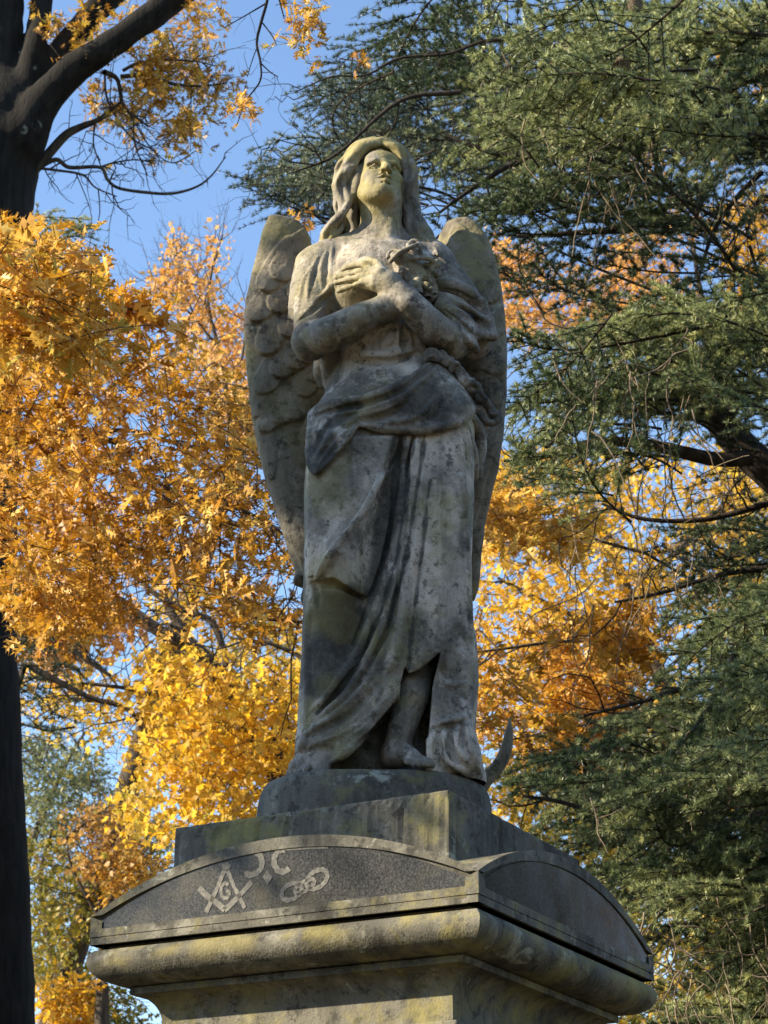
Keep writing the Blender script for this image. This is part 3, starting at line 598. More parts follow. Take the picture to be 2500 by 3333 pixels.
crown(pr, [dict(poly=[(1530, 1600), (1660, 1560), (1760, 1640), (1760, 1720), (1640, 1760), (1530, 1750)], Y=(6.2, 7.4), n=44, m=9, L=.34, size=.125, tmpl=PINOAK, mat=M_OAKL, toward=(-.4, 0, 0), tint=(.4, .9), seed=43),
           dict(poly=[(1780, 1650), (1880, 1660), (1900, 1740), (1820, 1790), (1760, 1740)], Y=(6, 6.6), n=16, m=8, L=.3, size=.135, tmpl=PINOAK, mat=M_OAKL, toward=(-.4, 0, 0), tint=(.5, .95), seed=44),
           dict(poly=[(1930, 1980), (2060, 1960), (2160, 1990), (2150, 2080), (2020, 2110), (1920, 2040)], Y=(5.6, 6.4), n=26, m=9, L=.32, size=.13, tmpl=PINOAK, mat=M_OAKL, toward=(.3, 0, -.2), tint=(.2, .7), seed=45),
           dict(poly=[(1540, 2020), (1750, 1990), (1960, 2100), (2080, 2200), (2060, 2330), (1960, 2480), (1820, 2440), (1640, 2420), (1540, 2350)], Y=(6.4, 8.4), n=170, m=9, L=.36, size=.115, tmpl=PINOAK, mat=M_OAKL, freq=2, thr=-.1, tint=(.1, .8), seed=46),
           dict(poly=[(2080, 2320), (2190, 2310), (2160, 2370), (2090, 2360)], Y=(5.6, 6), n=6, m=7, L=.24, size=.12, tmpl=PINOAK, mat=M_OAKL, tint=(.1, .5), seed=47),
           dict(poly=[(2210, 2330), (2330, 2310), (2320, 2360), (2220, 2420)], Y=(5.6, 6), n=5, m=6, L=.24, size=.11, tmpl=PINOAK, mat=M_PEACH, tint=(.2, .8), seed=48)], M_BARK2, .003)
fo = thing('maple_tree', 'far orange tree seen in patches against blue sky under the upper cedar boughs', 'tree', (6.2, 24, 0))
bf = [limb(L, 23.5) for L in ([(2420, 1700, 30), (2380, 1400, 22), (2330, 1150, 15), (2280, 950, 9), (2250, 750, 5)], [(2380, 1400, 14), (2150, 1150, 9), (1950, 1000, 5)], [(2330, 1150, 10), (2430, 900, 6), (2470, 700, 4)])]
tk = smooth3([(6.2, 24, -.1), bf[0][0][0] * [1, 1, .5], bf[0][0][0], bf[0][0][2]], 5); tubes('trunk', [(tk, np.linspace(.3, .1, len(tk)))], M_BARK2, fo, 8); tubes('boughs', bf + side_twigs(bf, q, 10, 1.6, .014, 2, .2, (0, 0, .1)), M_BARK2, fo, 4)
crown(fo, [dict(poly=[(1560, 760), (1750, 800), (1900, 900), (1950, 1010), (1850, 1080), (1650, 1080), (1560, 1000)], Y=(21, 25), n=210, m=11, L=.6, size=.12, tmpl=MAPLE, mat=M_PEACH, freq=1.1, thr=-.1, seed=51),
           dict(poly=[(1950, 850), (2180, 640), (2260, 580), (2290, 640), (2250, 800), (2200, 860), (2280, 960), (2200, 1060), (1950, 1060)], Y=(21, 25), n=190, m=11, L=.6, size=.12, tmpl=MAPLE, mat=M_PEACH, freq=1.0, thr=.0, seed=52),
           dict(poly=[(2330, 660), (2540, 600), (2540, 1120), (2330, 1100), (2390, 900)], Y=(21, 25), n=150, m=11, L=.6, size=.12, tmpl=MAPLE, mat=M_GOLD, freq=1.0, thr=.1, tint=(0, .6), seed=53),
           dict(poly=[(1700, 150), (2540, 0), (2540, 500), (2100, 520), (1700, 450)], Y=(20, 24), n=170, m=10, L=.6, size=.12, tmpl=MAPLE, mat=M_PEACH, freq=1.0, thr=.25, seed=54)], M_BARK2, .005)

# ------------------------------------------------------------------ cedars
def cedar_boughs(tips, base_dir, Lr, q, dens=1.0):
    """flat sprays: axis, side branchlets, tufts of needles -> wood paths, tuft centres, tuft up vectors, tints"""
    wood, TP, TU, TT = [], [], [], []
    for tip in tips:
        L = q.uniform(*Lr); d = unit(np.asarray(base_dir) + q.normal(size=3) * np.array([.45, .5, .16]))
        p0 = tip - d * L; n = 14
        t_ = np.linspace(0, 1, n)[:, None]
        bend = q.normal(size=3) * .10 * L
        P = p0 + d * L * t_ + bend * np.sin(t_ * math.pi) + np.array([0, 0, -1]) * L * (.10 + .14 * q.random()) * (t_ ** 2) + np.array([0, 0, .10]) * L * t_
        wood.append((P, np.linspace(.011, .0025, n) * (L / 1.1)))
        T = unit(np.gradient(P, axis=0)); side = unit(np.cross(T, np.array([0, 0, 1.0]) + q.normal(size=3) * .25)); up = np.cross(side, T)
        base_t = q.uniform(0, 1) ** 2.0 * .82  # skewed bough tints paint dark masses and sunlit highlights into the needles
        nb = int(L / .042 * dens)
        for b in range(nb):
            u = .10 + .9 * (b + q.random()) / nb; i = min(int(u * (n - 1)), n - 2); s_ = 1 if b % 2 else -1
            l = (.10 + .34 * math.sin(min(1, (1 - u) * 1.25 + .12) * math.pi / 2)) * q.uniform(.55, 1.15) * L / 1.1
            dd = unit(T[i] * .75 + side[i] * s_ * q.uniform(.7, 1.1) + up[i] * q.normal(0, .22) + q.normal(size=3) * .12)
            m = 6; w_ = np.linspace(0, 1, m)[:, None]; B_ = P[i] + dd * l * w_ + np.array([0, 0, -1.0]) * l * q.uniform(-.05, .28) * w_ ** 2
            wood.append((B_, np.linspace(.0036, .0014, m)))
            k = max(3, int(l / .021)); uu = np.sort(q.uniform(.06, 1.0, k)); C = np.stack([np.interp(uu, w_[:, 0], B_[:, j]) for j in range(3)], 1)
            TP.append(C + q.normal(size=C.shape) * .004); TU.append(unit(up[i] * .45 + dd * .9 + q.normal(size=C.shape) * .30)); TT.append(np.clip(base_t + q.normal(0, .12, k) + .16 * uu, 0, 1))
        k = int(L / .03); uu = q.uniform(.3, 1, k); C = np.stack([np.interp(uu, t_[:, 0], P[:, j]) for j in range(3)], 1)
        TP.append(C); TU.append(unit(np.array([0, 0, 1.0]) + q.normal(size=C.shape) * .5)); TT.append(np.clip(base_t + q.normal(0, .1, k), 0, 1))
    return wood, np.concatenate(TP), np.concatenate(TU), np.concatenate(TT)
def needle_mesh(name, C, U, tint, mat, parent, q, per=15, ln=.033, wd=.0020):
    n = len(C); D = unit(U[:, None] * .85 + q.normal(size=(n, per, 3)) * .62)
    l = ln * q.uniform(.65, 1.15, (n, per, 1)); A = unit(np.cross(D, q.normal(size=(n, per, 3))))
    P = C[:, None] + D * .002
    V = np.stack([P - A * wd, P + A * wd, P + D * l + A * wd * .35], 2)
    T = np.arange(n * per * 3).reshape(-1, 3)
    return tri_mesh(name, V.reshape(-1, 3), T, mat, parent, False, {'tint': np.repeat(tint, per * 3)})
def cedar(parent, groups, mat, q, per=18):
    WD, TP, TU, TT = [], [], [], []
    for gd in groups:
        tips = scatter(gd['poly'], *gd['Y'], gd['n'], gd.get('freq', 1.3), gd.get('thr', -.6), gd['seed'])
        w, a, b, c = cedar_boughs(tips, gd.get('dir', (-1, -.25, -.05)), gd.get('L', (.8, 1.4)), q, gd.get('dens', 1))
        lo, hi = gd.get('tint', (0, 1)); WD += w; TP.append(a); TU.append(b); TT.append(lo + (hi - lo) * c)
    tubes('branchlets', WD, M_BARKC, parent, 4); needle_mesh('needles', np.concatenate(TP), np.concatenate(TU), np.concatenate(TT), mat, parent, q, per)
def hanging(polys, Y, n, q, L=(.15, .5)):
    out = []
    for poly in polys:
        for p in scatter(poly, *Y, n, 1, -9, int(q.integers(1e6))):
            d = unit(np.array([q.normal(0, .7), q.normal(0, .4), -1 + q.normal(0, .4)])); l = q.uniform(*L)
            w = wander(p, d, l, 8, q, .22, (0, 0, -.2)); out.append((w, np.linspace(.0042, .0018, 9)))
            if q.random() < .6:
                j = q.integers(2, 6); w2 = wander(w[j], d + q.normal(size=3) * .6, l * .5, 6, q, .25); out.append((w2, np.linspace(.0028, .0012, 7)))
    return out
q = np.random.default_rng(77)
ce = thing('cedar_tree', 'tall blue green cedar whose boughs fill the upper right above the angel', 'tree', (3.35, 5.2, 0))
tk = smooth3([(3.35, 5.2, -.1), (3.3, 5.2, 3), (3.25, 5.2, 7), (3.3, 5.3, 12)], 6); tubes('trunk', [(tk, np.linspace(.34, .16, len(tk)))], M_BARKC, ce, 14)
cl = [limb(L, Yb, .03) for L, Yb in (([(2800, 1700, 62), (2560, 1580, 58), (2430, 1470, 54), (2340, 1370, 46), (2270, 1290, 36), (2235, 1230, 28), (2215, 1150, 20), (2190, 1050, 12)], 5.0),
    ([(2440, 1490, 26), (2330, 1495, 24), (2150, 1455, 20), (2050, 1440, 18), (1950, 1440, 16), (1850, 1460, 13), (1750, 1490, 9), (1640, 1500, 5)], 4.8),
    ([(2700, 420, 24), (2500, 470, 22), (2420, 450, 20), (2200, 430, 16), (2080, 470, 14), (1900, 480, 12), (1700, 510, 11), (1580, 490, 9), (1450, 440, 6)], 4.6), ([(2100, 470, 16), (2020, 420, 15), (1930, 320, 13), (1850, 270, 11), (1780, 210, 9)], 4.6),
    ([(1700, 520, 10), (1620, 560, 9), (1500, 640, 7), (1420, 700, 4)], 4.6), ([(2300, 600, 14), (2050, 730, 11), (1850, 760, 9), (1680, 770, 6)], 4.8), ([(2400, 150, 14), (2000, 120, 10), (1800, 150, 8), (1600, 130, 6), (1460, 175, 5), (1300, 190, 4.5), (1190, 245, 4), (1080, 250, 3), (960, 300, 2)], 4.4),
    ([(1500, 300, 9), (1300, 330, 7), (1100, 500, 5), (960, 560, 3)], 4.4), ([(2480, 560, 9), (2400, 640, 8), (2320, 760, 7), (2270, 920, 4)], 4.8), ([(2600, 700, 8), (2480, 640, 6), (2430, 760, 4)], 4.9), ([(2440, 800, 6), (2470, 900, 5), (2500, 1000, 4)], 4.9))]
tubes('limbs', cl, M_BARKC, ce, 9); tubes('bare_branches', side_twigs(cl, q, 9, .5, .005, 2, .3, (0, 0, -.1)), M_BARKC, ce, 4)
cedar(ce, [
    dict(poly=[(1020, 40), (1300, -60), (2000, -80), (2560, -60), (2560, 420), (2300, 380), (2100, 420), (1950, 560), (1750, 660), (1560, 640), (1420, 560), (1300, 380), (1150, 380), (1000, 300)], Y=(3.6, 6.2), n=80, L=(.8, 1.4), seed=61, tint=(.08, 1)),
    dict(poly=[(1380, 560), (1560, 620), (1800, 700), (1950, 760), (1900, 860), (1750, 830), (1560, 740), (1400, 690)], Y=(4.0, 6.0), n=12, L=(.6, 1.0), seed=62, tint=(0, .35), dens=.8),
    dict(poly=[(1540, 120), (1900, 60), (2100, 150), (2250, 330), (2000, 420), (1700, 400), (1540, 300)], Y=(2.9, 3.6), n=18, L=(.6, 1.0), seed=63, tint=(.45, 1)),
    dict(poly=[(1640, 930), (1800, 910), (2000, 960), (2200, 980), (2420, 960), (2480, 1060), (2300, 1150), (2150, 1250), (1950, 1330), (1750, 1300), (1640, 1200)], Y=(3.4, 5.4), n=40, L=(.7, 1.2), seed=64, tint=(.25, 1), dir=(-1, -.35, .12)),
    dict(poly=[(1610, 1250), (1720, 1300), (1800, 1350), (1720, 1480), (1640, 1560), (1600, 1480)], Y=(3.6, 4.8), n=13, L=(.6, 1.0), seed=65, tint=(.2, .8), dir=(-1, -.35, -.05)),
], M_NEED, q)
tubes('dead_twigs', hanging([[(1560, 150), (2450, 250), (2450, 560), (1600, 560)]], (3.2, 5), 46, q) + hanging([[(1900, 500), (2100, 560), (2080, 640), (1900, 640)]], (3.6, 4.2), 12, q, (.25, .5)) + hanging([[(1650, 1050), (2300, 1050), (2250, 1400), (1900, 1420)]], (3.2, 4.6), 44, q, (.2, .6)) + hanging([[(2100, 560), (2520, 560), (2520, 700), (2150, 640)]], (4.4, 5.2), 26, q, (.3, .9)), M_DEAD, ce, 4)
for (x, y, Yv, hh) in ((2027, 212, 3.0, .105), (2066, 15, 3.0, .10)):
    c = W(x, y, Yv); V, F = [], []; nr, ns = 22, 18
    for i in range(nr + 1):
        v = i / nr; r_ = .034 * math.sin(math.pi * min(max(v, .02), .98)) ** .55
        for j in range(ns):
            a = 2 * math.pi * (j + .5 * (i % 2)) / ns; w = 1 + .10 * (i % 2) ; V.append((c[0] + r_ * w * math.cos(a), c[1] + r_ * w * math.sin(a), c[2] + (v - .5) * hh + .004 * (j % 2)))
    for i in range(nr):
        for j in range(ns): F.append((i * ns + j, i * ns + (j + 1) % ns, (i + 1) * ns + (j + 1) % ns, (i + 1) * ns + j))
    F.append(tuple(range(ns))[::-1]); F.append(tuple(nr * ns + j for j in range(ns))); new_mesh('cone', V, F, M_DEAD, ce)
ub = thing('cedar_tree', 'bluish cedar boughs thinning into blue sky left of the angel head', 'tree', (4.4, 9.0, 0))
tk = smooth3([(4.4, 9, -.1), (4.4, 9, 5), (4.3, 9, 10), (4.3, 9, 13)], 6); tubes('trunk', [(tk, np.linspace(.30, .10, len(tk)))], M_BARKC, ub, 12)
ul = [to_trunk(limb(L, Yb), p) for L, Yb, p in (([(1280, 420, 8), (1150, 440, 7), (1000, 470, 5), (860, 480, 3)], 7, (4.3, 9, 8.6)), ([(1250, 300, 8), (1100, 300, 6), (960, 320, 4), (850, 330, 2)], 7, (4.3, 9, 9.3)), ([(1200, 560, 8), (1050, 560, 6), (900, 600, 4), (780, 620, 2)], 7, (4.3, 9, 8.0)), ([(1500, 200, 9), (1250, 190, 7), (1100, 200, 5), (1000, 210, 3)], 7, (4.3, 9, 9.8)))]
ul = [(P_ + q.normal(size=P_.shape) * .02, R_ * .5) for P_, R_ in ul]
tubes('limbs', ul, M_BARKC, ub, 7)
cedar(ub, [
    dict(poly=[(960, 200), (1060, 150), (1300, 250), (1350, 420), (1300, 450), (1150, 440), (1080, 560), (1060, 640), (980, 700), (900, 700), (830, 640), (790, 560), (850, 470), (900, 400), (930, 300)], Y=(5.6, 8.2), n=50, L=(.7, 1.2), seed=66, tint=(.08, 1), dens=.75),
    dict(poly=[(760, 470), (850, 450), (900, 600), (850, 640), (770, 560)], Y=(6, 7.2), n=8, L=(.6, .9), seed=67, tint=(.2, 1), dens=.75),
    dict(poly=[(1350, 250), (1560, 250), (1600, 520), (1430, 560), (1360, 440)], Y=(5.6, 8.2), n=14, L=(.8, 1.2), seed=68, tint=(.0, .6), dens=.8),
], M_NEED2, q, 13)
lc = thing('cedar_tree', 'dark green cedar with drooping layered boughs at lower right beside the pedestal', 'tree', (4.6, 6.6, 0))
tk = smooth3([(4.6, 6.6, -.1), (4.6, 6.6, 3), (4.6, 6.6, 6.2), (4.65, 6.6, 8)], 6); tubes('trunk', [(tk, np.linspace(.26, .08, len(tk)))], M_BARKC, lc, 12)
ll = [to_trunk(limb(L, 5.2), (4.6, 6.6, z)) for L, z in (([(2500, 2200, 14), (2300, 2220, 11), (2100, 2280, 8), (1900, 2330, 5)], 4.6), ([(2500, 2650, 15), (2250, 2700, 12), (2000, 2660, 9), (1820, 2610, 7), (1700, 2590, 5)], 3.6), ([(2500, 2960, 12), (2300, 2940, 10), (2150, 2960, 7)], 2.9), ([(2500, 1640, 12), (2300, 1690, 9), (2100, 1690, 7), (1960, 1640, 4)], 5.6), ([(2500, 1850, 12), (2350, 1870, 9), (2150, 1930, 7), (2000, 1960, 4)], 5.2))]
tubes('limbs', ll, M_BARKC, lc, 7); tubes('bare_branches', side_twigs(ll, q, 12, .6, .006, 2, .3, (0, 0, -.1)), M_BARKC, lc, 4)
cedar(lc, [
    dict(poly=[(1620, 2440), (1760, 2490), (1950, 2380), (2100, 2200), (2250, 2150), (2540, 2100), (2540, 2700), (2300, 2800), (2060, 2830), (1900, 2720), (1700, 2620), (1620, 2580)], Y=(3.6, 6.4), n=48, L=(.8, 1.3), seed=71, tint=(.2, 1), dir=(-1, -.3, -.12)),
    dict(poly=[(2060, 2780), (2540, 2650), (2540, 3200), (2200, 3200), (2110, 2980)], Y=(3.8, 6.4), n=26, L=(.8, 1.2), seed=72, tint=(.15, 1), dir=(-1, -.3, -.15)),
    dict(poly=[(2050, 1960), (2250, 1900), (2540, 1850), (2540, 2150), (2200, 2200), (2120, 2120)], Y=(4.2, 6.4), n=20, L=(.7, 1.1), seed=73, tint=(.2, 1), dir=(-1, -.3, -.1)),
    dict(poly=[(2100, 1650), (2540, 1580), (2540, 1800), (2200, 1850), (2060, 1800)], Y=(5, 7), n=12, L=(.6, 1.0), seed=74, tint=(.0, .3), dens=.6),
    dict(poly=[(2120, 3080), (2500, 3100), (2500, 3340), (2080, 3340)], Y=(4.4, 6.4), n=16, L=(.6, 1.0), seed=75, tint=(.3, 1), dens=.7),
    dict(poly=[(1640, 2520), (1800, 2620), (2000, 2760), (2110, 2960), (2090, 3080), (1980, 2900), (1800, 2730), (1650, 2620)], Y=(4.6, 7.0), n=16, L=(.7, 1.1), seed=78, tint=(.1, .9), dir=(-1, -.3, -.1)),
    dict(poly=[(2260, 2060), (2540, 2050), (2540, 2680), (2300, 2650)], Y=(3.0, 3.8), n=13, L=(.6, 1.0), seed=76, tint=(.4, 1), dir=(-1, -.3, -.1)),
], M_NEED, q)
tubes('dead_twigs', hanging([[(2050, 2900), (2500, 2900), (2500, 3300), (2080, 3300)]], (3.6, 5), 40, q, (.2, .5)) + hanging([[(1750, 1600), (2450, 1600), (2450, 1800), (1900, 2000)]], (4.6, 6), 30, q, (.2, .7)) + hanging([[(1750, 2400), (2400, 2300), (2400, 2800), (1800, 2650)]], (3.6, 5), 20, q, (.1, .3)), M_DEAD, lc, 4)
sc = thing('cedar_tree', 'pale green cedar sprig and dark cedar bough showing beside the dark left trunk', 'tree', (-3.6, 11, 0))
tk = smooth3([(-3.6, 11, -.1), (-3.6, 11, 4), (-3.6, 11, 8.6)], 6); tubes('trunk', [(tk, np.linspace(.2, .05, len(tk)))], M_BARKC, sc, 10)
sl_ = [to_trunk(limb(L, Yb), p) for L, Yb, p in (([(60, 2080, 10), (200, 2100, 9), (300, 2160, 8), (360, 2200, 6)], 10, (-3.6, 11, 3.6)), ([(80, 2160, 12), (250, 2250, 9), (340, 2290, 5)], 10, (-3.6, 11, 3.3)), ([(120, 790, 6), (200, 760, 5), (300, 730, 3)], 9.5, (-3.6, 11, 7.6)))]
tubes('limbs', sl_, M_BARKC, sc, 6)
cedar(sc, [dict(poly=[(150, 700), (330, 715), (300, 750), (160, 780)], Y=(9, 10), n=8, L=(.7, 1.1), seed=81, tint=(.4, 1), dir=(1, -.2, .12), dens=.8),
           dict(poly=[(120, 2040), (330, 2070), (380, 2140), (330, 2240), (120, 2260)], Y=(9, 11), n=15, L=(.6, 1.0), seed=82, tint=(.0, .4), dir=(1, -.3, -.1), dens=.7)], M_NEED, q, 12)
bc = thing('cedar_tree', 'small cedar boughs peeping between the amber leaves and the left wing', 'tree', (-.9, 12.5, 0))
tk = smooth3([(-.9, 12.5, -.1), (-.9, 12.5, 4), (-.9, 12.5, 7.5)], 6); tubes('trunk', [(tk, np.linspace(.16, .04, len(tk)))], M_BARKC, bc, 10)
cedar(bc, [dict(poly=[(700, 1250), (820, 1240), (830, 1300), (720, 1310)], Y=(11, 12), n=7, L=(.6, .9), seed=83, tint=(.1, .6), dens=.8), dict(poly=[(730, 1420), (850, 1400), (860, 1480), (760, 1480)], Y=(11, 12), n=5, L=(.6, .9), seed=84, tint=(.1, .5), dens=.8)], M_NEED, q, 12)

# ------------------------------------------------------------------ the tree outside the frame to the left that dapples the monument
st = thing('linden_tree', 'leafy green tree standing left of the monument and shading it', 'tree', (-9.2, -1.4, 0))
tk = smooth3([(-9.2, -1.4, -.1), (-9.1, -1.4, 3), (-8.7, -1.3, 5.5), (-8.0, -1.1, 8)], 6); tubes('trunk', [(tk, np.linspace(.3, .07, len(tk)))], M_BARK2, st, 12)
# gaps cut in the unseen crown so that sun reaches the head, breast and hand, and strips of the pedestal
LIT = [(1230, 480, -.10), (1180, 510, -.10), (1140, 540, -.05), (1105, 590, -.02), (1098, 660, .0), (1080, 740, .0), (1055, 800, .0), (1190, 570, -.12), (1200, 630, -.11), (1250, 590, -.15), (1260, 530, -.13), (1190, 700, -.06), (1195, 770, -.07), (1300, 480, -.06),
       (1050, 850, -.03), (1010, 900, -.03), (985, 960, -.03), (975, 1010, -.03), (1100, 850, -.09), (1150, 830, -.10), (1210, 830, -.12), (1260, 845, -.13), (1100, 900, -.13), (1150, 890, -.16), (1210, 900, -.18), (1250, 900, -.19), (1110, 950, -.13), (1160, 940, -.15), (1280, 850, -.15), (1330, 810, -.16), (1320, 880, -.15), (1060, 930, -.06)]
LIT = [(W(*p_), .118) for p_ in LIT if p_[:2] not in ((1300, 480), (1320, 880))]
def on_left(u, out, z): c_, s_ = math.cos(-.4938), math.sin(-.4938); return np.array([c_ * u + s_ * out, s_ * u - c_ * out, z])
LIT += [(on_left(u_, .38, z_), .12) for u_ in np.linspace(-.34, .36, 8) for z_ in (2.41, 2.33)]
LIT += [(on_left(u_, .5, z_), .10) for u_, z_ in ((-.34, 2.59), (-.25, 2.58), (-.16, 2.585), (-.38, 2.68), (-.28, 2.70), (-.20, 2.74), (-.12, 2.70))]
q = np.random.default_rng(91)
n = 7600
tx, tz, tt = q.uniform(-1.3, .7, n), q.uniform(1.9, 5.1, n), q.uniform(6.6, 9.8, n)
C = np.stack([tx, np.full(n, -.15), tz], 1) + SUN * tt[:, None] + q.normal(size=(n, 3)) * .12
keep = np.ones(n, bool)
for p_, r_ in LIT:
    d_ = C - p_; keep &= np.linalg.norm(d_ - (d_ @ SUN)[:, None] * SUN, axis=1) > r_
keep &= ~((tz > 4.75) & (q.random(n) < .8))
C = C[keep]
leaf_mesh('leaves', C, q.normal(size=C.shape) + np.array([0, 0, -.4]), .12 * q.uniform(.7, 1.2, len(C)), MAPLE, M_GREEN, st, q.random(len(C)))
bb = [(wander(tk[i], unit(np.array([.9, .1, .35]) + q.normal(size=3) * .3), 2.6, 10, q, .12), np.linspace(.06, .012, 11)) for i in (10, 12, 13, 14, 15, 16, 17)]
tubes('boughs', bb, M_BARK2, st, 6)
q3 = np.random.default_rng(5); n = 9000; an = q3.uniform(0, 2 * math.pi, n); rd_ = q3.uniform(48, 60, n)  # unseen ring of leaf cards added to hide the low sky
P_ = np.stack([rd_ * np.cos(an), rd_ * np.sin(an), q3.uniform(.2, 1, n) * (7.5 + 1.2 * np.sin(an * 9) + .8 * np.sin(an * 23))], 1)
dw = leaf_mesh('added_wood_ring', P_, q3.normal(size=P_.shape), 1.9 * q3.uniform(.6, 1.3, n), MAPLE, M_GREEN, None, q3.random(n)); dw['kind'] = 'stuff'; dw['label'] = 'unseen low ring of leaves added all round to hide the horizon sky'; dw['category'] = 'wood'
# unseen trees added to block low sky and to reflect in the polished stone
for i, (x, y, rr, zc, mt) in enumerate(((-8.0, -15.0, 4.2, 6.4, M_OAKL), (-1.0, -18.0, 4.6, 6.8, M_GREEN), (6.5, -15.5, 4.4, 6.2, M_GREEN), (12.0, -9.0, 4.4, 6.0, M_OAKL), (9.6, 4.9, 1.65, 4.9, M_GREEN), (9.2, 6.6, .62, 4.75, M_GOLD), (15.0, 3.0, 4.0, 6.0, M_GREEN), (-12.5, -8.5, 4.0, 5.4, M_GREEN))):
    bt_ = thing('added_tree', 'unseen tree added around the viewpoint to block sky and fill reflections', 'tree', (x, y, 0), 'added trees around the viewpoint')
    tk = smooth3([(x, y, -.1), (x + .1, y, 3), (x, y + .1, 6), (x + .1, y, 9)], 5); tubes('trunk', [(tk, np.linspace(.34, .08, len(tk)))], M_BARK2, bt_, 12)
    d = unit(q.normal(size=(2600, 3))) * (q.random((2600, 1)) ** .4) * np.array([rr, rr, rr * 1.05]); P_ = d + np.array([x, y, zc])
    leaf_mesh('leaves', P_, q.normal(size=P_.shape), .42 * q.uniform(.7, 1.3, len(P_)), MAPLE, mt, bt_, q.random(len(P_)))
    bb = [(wander(tk[j], np.array([q.normal(), q.normal(), .6]), 3.2, 8, q, .15), np.linspace(.09, .02, 9)) for j in (6, 8, 9, 10, 11, 12)]; tubes('boughs', bb, M_BARK2, bt_, 6)
for o_ in [o for o in COL.objects if o.type == 'EMPTY' and o.get('category') == 'tree']: settle(o_)
# ------------------------------------------------------------------ stone materials
def stone(name, base, dark, light, rough=.8, grain=140, lichen=.5, bump=.6, polish=False):
    t = NT(name); tc = t.n('TexCoord').outputs['Object']
    big = t.noise(3.2, 6, .62, tc); mid = t.noise(14, 6, .68, tc); fine = t.noise(grain, 3, .6, tc)
    c = t.mix(t.ramp(big, [(.36, 0), (.64, 1)]), dark, base)
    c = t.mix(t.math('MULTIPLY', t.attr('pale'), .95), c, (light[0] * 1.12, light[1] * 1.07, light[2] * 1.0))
    c = t.mix(t.math('MULTIPLY', t.ramp(mid, [(.53, 0), (.64, 1)]), .7), c, light)
    c = t.mix(t.math('MULTIPLY', t.ramp(t.noise(26, 6, .75, tc), [(.54, 0), (.61, 1)]), .75), c, tuple(x * .34 for x in dark))
    speck = t.ramp(fine, [(.30, 0), (.42, 1)])
    c = t.mix(t.math('MULTIPLY', t.math('SUBTRACT', 1.0, speck), .62), c, tuple(x * .5 for x in dark))
    c = t.mix(t.math('MULTIPLY', t.ramp(fine, [(.60, 0), (.72, 1)]), .25), c, tuple(min(1, x * 1.35) for x in light))
    # running stains: noise stretched down the stone
    mp = t.n('Mapping'); t.l(tc, mp.inputs[0]); mp.inputs['Scale'].default_value = (14, 14, 1.3)
    run = t.ramp(t.noise(1.0, 4, .6, mp.outputs[0]), [(.50, 0), (.64, 1)])
    c = t.mix(t.math('MULTIPLY', run, .62), c, tuple(x * .5 for x in dark))
    if lichen:
        li = t.math('MULTIPLY', t.ramp(t.noise(4.6, 7, .72, tc), [(.52, 0), (.66, 1)]), lichen)
        c = t.mix(li, c, (.30, .26, .085))
        li2 = t.math('MULTIPLY', t.ramp(t.noise(9.0, 6, .7, tc, .6), [(.62, 0), (.67, 1)]), lichen * .9)
        c = t.mix(li2, c, (.42, .43, .34))
    nn = t.math('MULTIPLY', t.noise(30, 6, .75, tc), 1.5)
    st_ = t.math('SUBTRACT', t.math('ADD', t.math('MULTIPLY', t.attr('stain_shade'), 1.5), nn), 1.12, True)
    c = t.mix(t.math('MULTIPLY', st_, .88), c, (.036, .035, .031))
    c = t.mix(t.attr('moss'), c, (.34, .28, .075))
    b = t.n('BsdfPrincipled', i_Base_Color=c, i_Roughness=rough)
    b.inputs['Specular IOR Level'].default_value = .3
    h = t.math('ADD', t.math('MULTIPLY', mid, .5), t.math('MULTIPLY', fine, .55))
    h = t.math('ADD', h, t.math('MULTIPLY', t.noise(55, 4, .7, tc), .5))
    bp = t.n('Bump', i_Strength=bump, i_Distance=.006, i_Height=h)
    t.l(bp.outputs[0], b.inputs['Normal'])
    return t.done(b.outputs[0])
M_STATUE = stone('statue_stone', (.365, .322, .255), (.145, .128, .098), (.60, .54, .455), lichen=.5, grain=90, bump=.7)
M_WING = stone('wing_stone', (.255, .215, .15), (.105, .09, .062), (.32, .28, .205), lichen=.6, grain=90, bump=.8)
M_GRAN = stone('weathered_granite', (.195, .18, .138), (.085, .079, .060), (.285, .268, .21), lichen=.8, grain=190, bump=.5)
def polished(name, rough):
    t = NT(name); tc = t.n('TexCoord').outputs['Object']
    f = t.noise(210, 2, .6, tc); g = t.noise(5, 5, .65, tc)
    c = t.ramp(f, [(.33, (.030, .029, .028)), (.5, (.058, .056, .052)), (.68, (.105, .102, .094))])
    c = t.mix(t.math('MULTIPLY', t.ramp(g, [(.5, 0), (.7, 1)]), .45), c, (.17, .15, .09))
    b = t.n('BsdfPrincipled', i_Base_Color=c)
    t.l(t.ramp(t.noise(8, 4, .6, tc), [(.3, rough), (.7, rough + .06)]), b.inputs['Roughness'])
    b.inputs['Specular IOR Level'].default_value = .7
    bp = t.n('Bump', i_Strength=.08, i_Distance=.002, i_Height=t.noise(30, 4, .6, tc)); t.l(bp.outputs[0], b.inputs['Normal'])
    return t.done(b.outputs[0])
M_POL = polished('polished_granite', .10)
t = NT('cut_granite'); tc = t.n('TexCoord').outputs['Object']
cc = t.ramp(t.noise(150, 3, .6, tc), [(.35, (.10, .096, .082)), (.6, (.24, .228, .19))])
cc = t.mix(t.ramp(t.noise(25, 4, .7, tc), [(.46, 0), (.60, .8)]), cc, (.12, .115, .10))
b = t.n('BsdfPrincipled', i_Base_Color=cc, i_Roughness=.85); M_CUT = t.done(b.outputs[0])

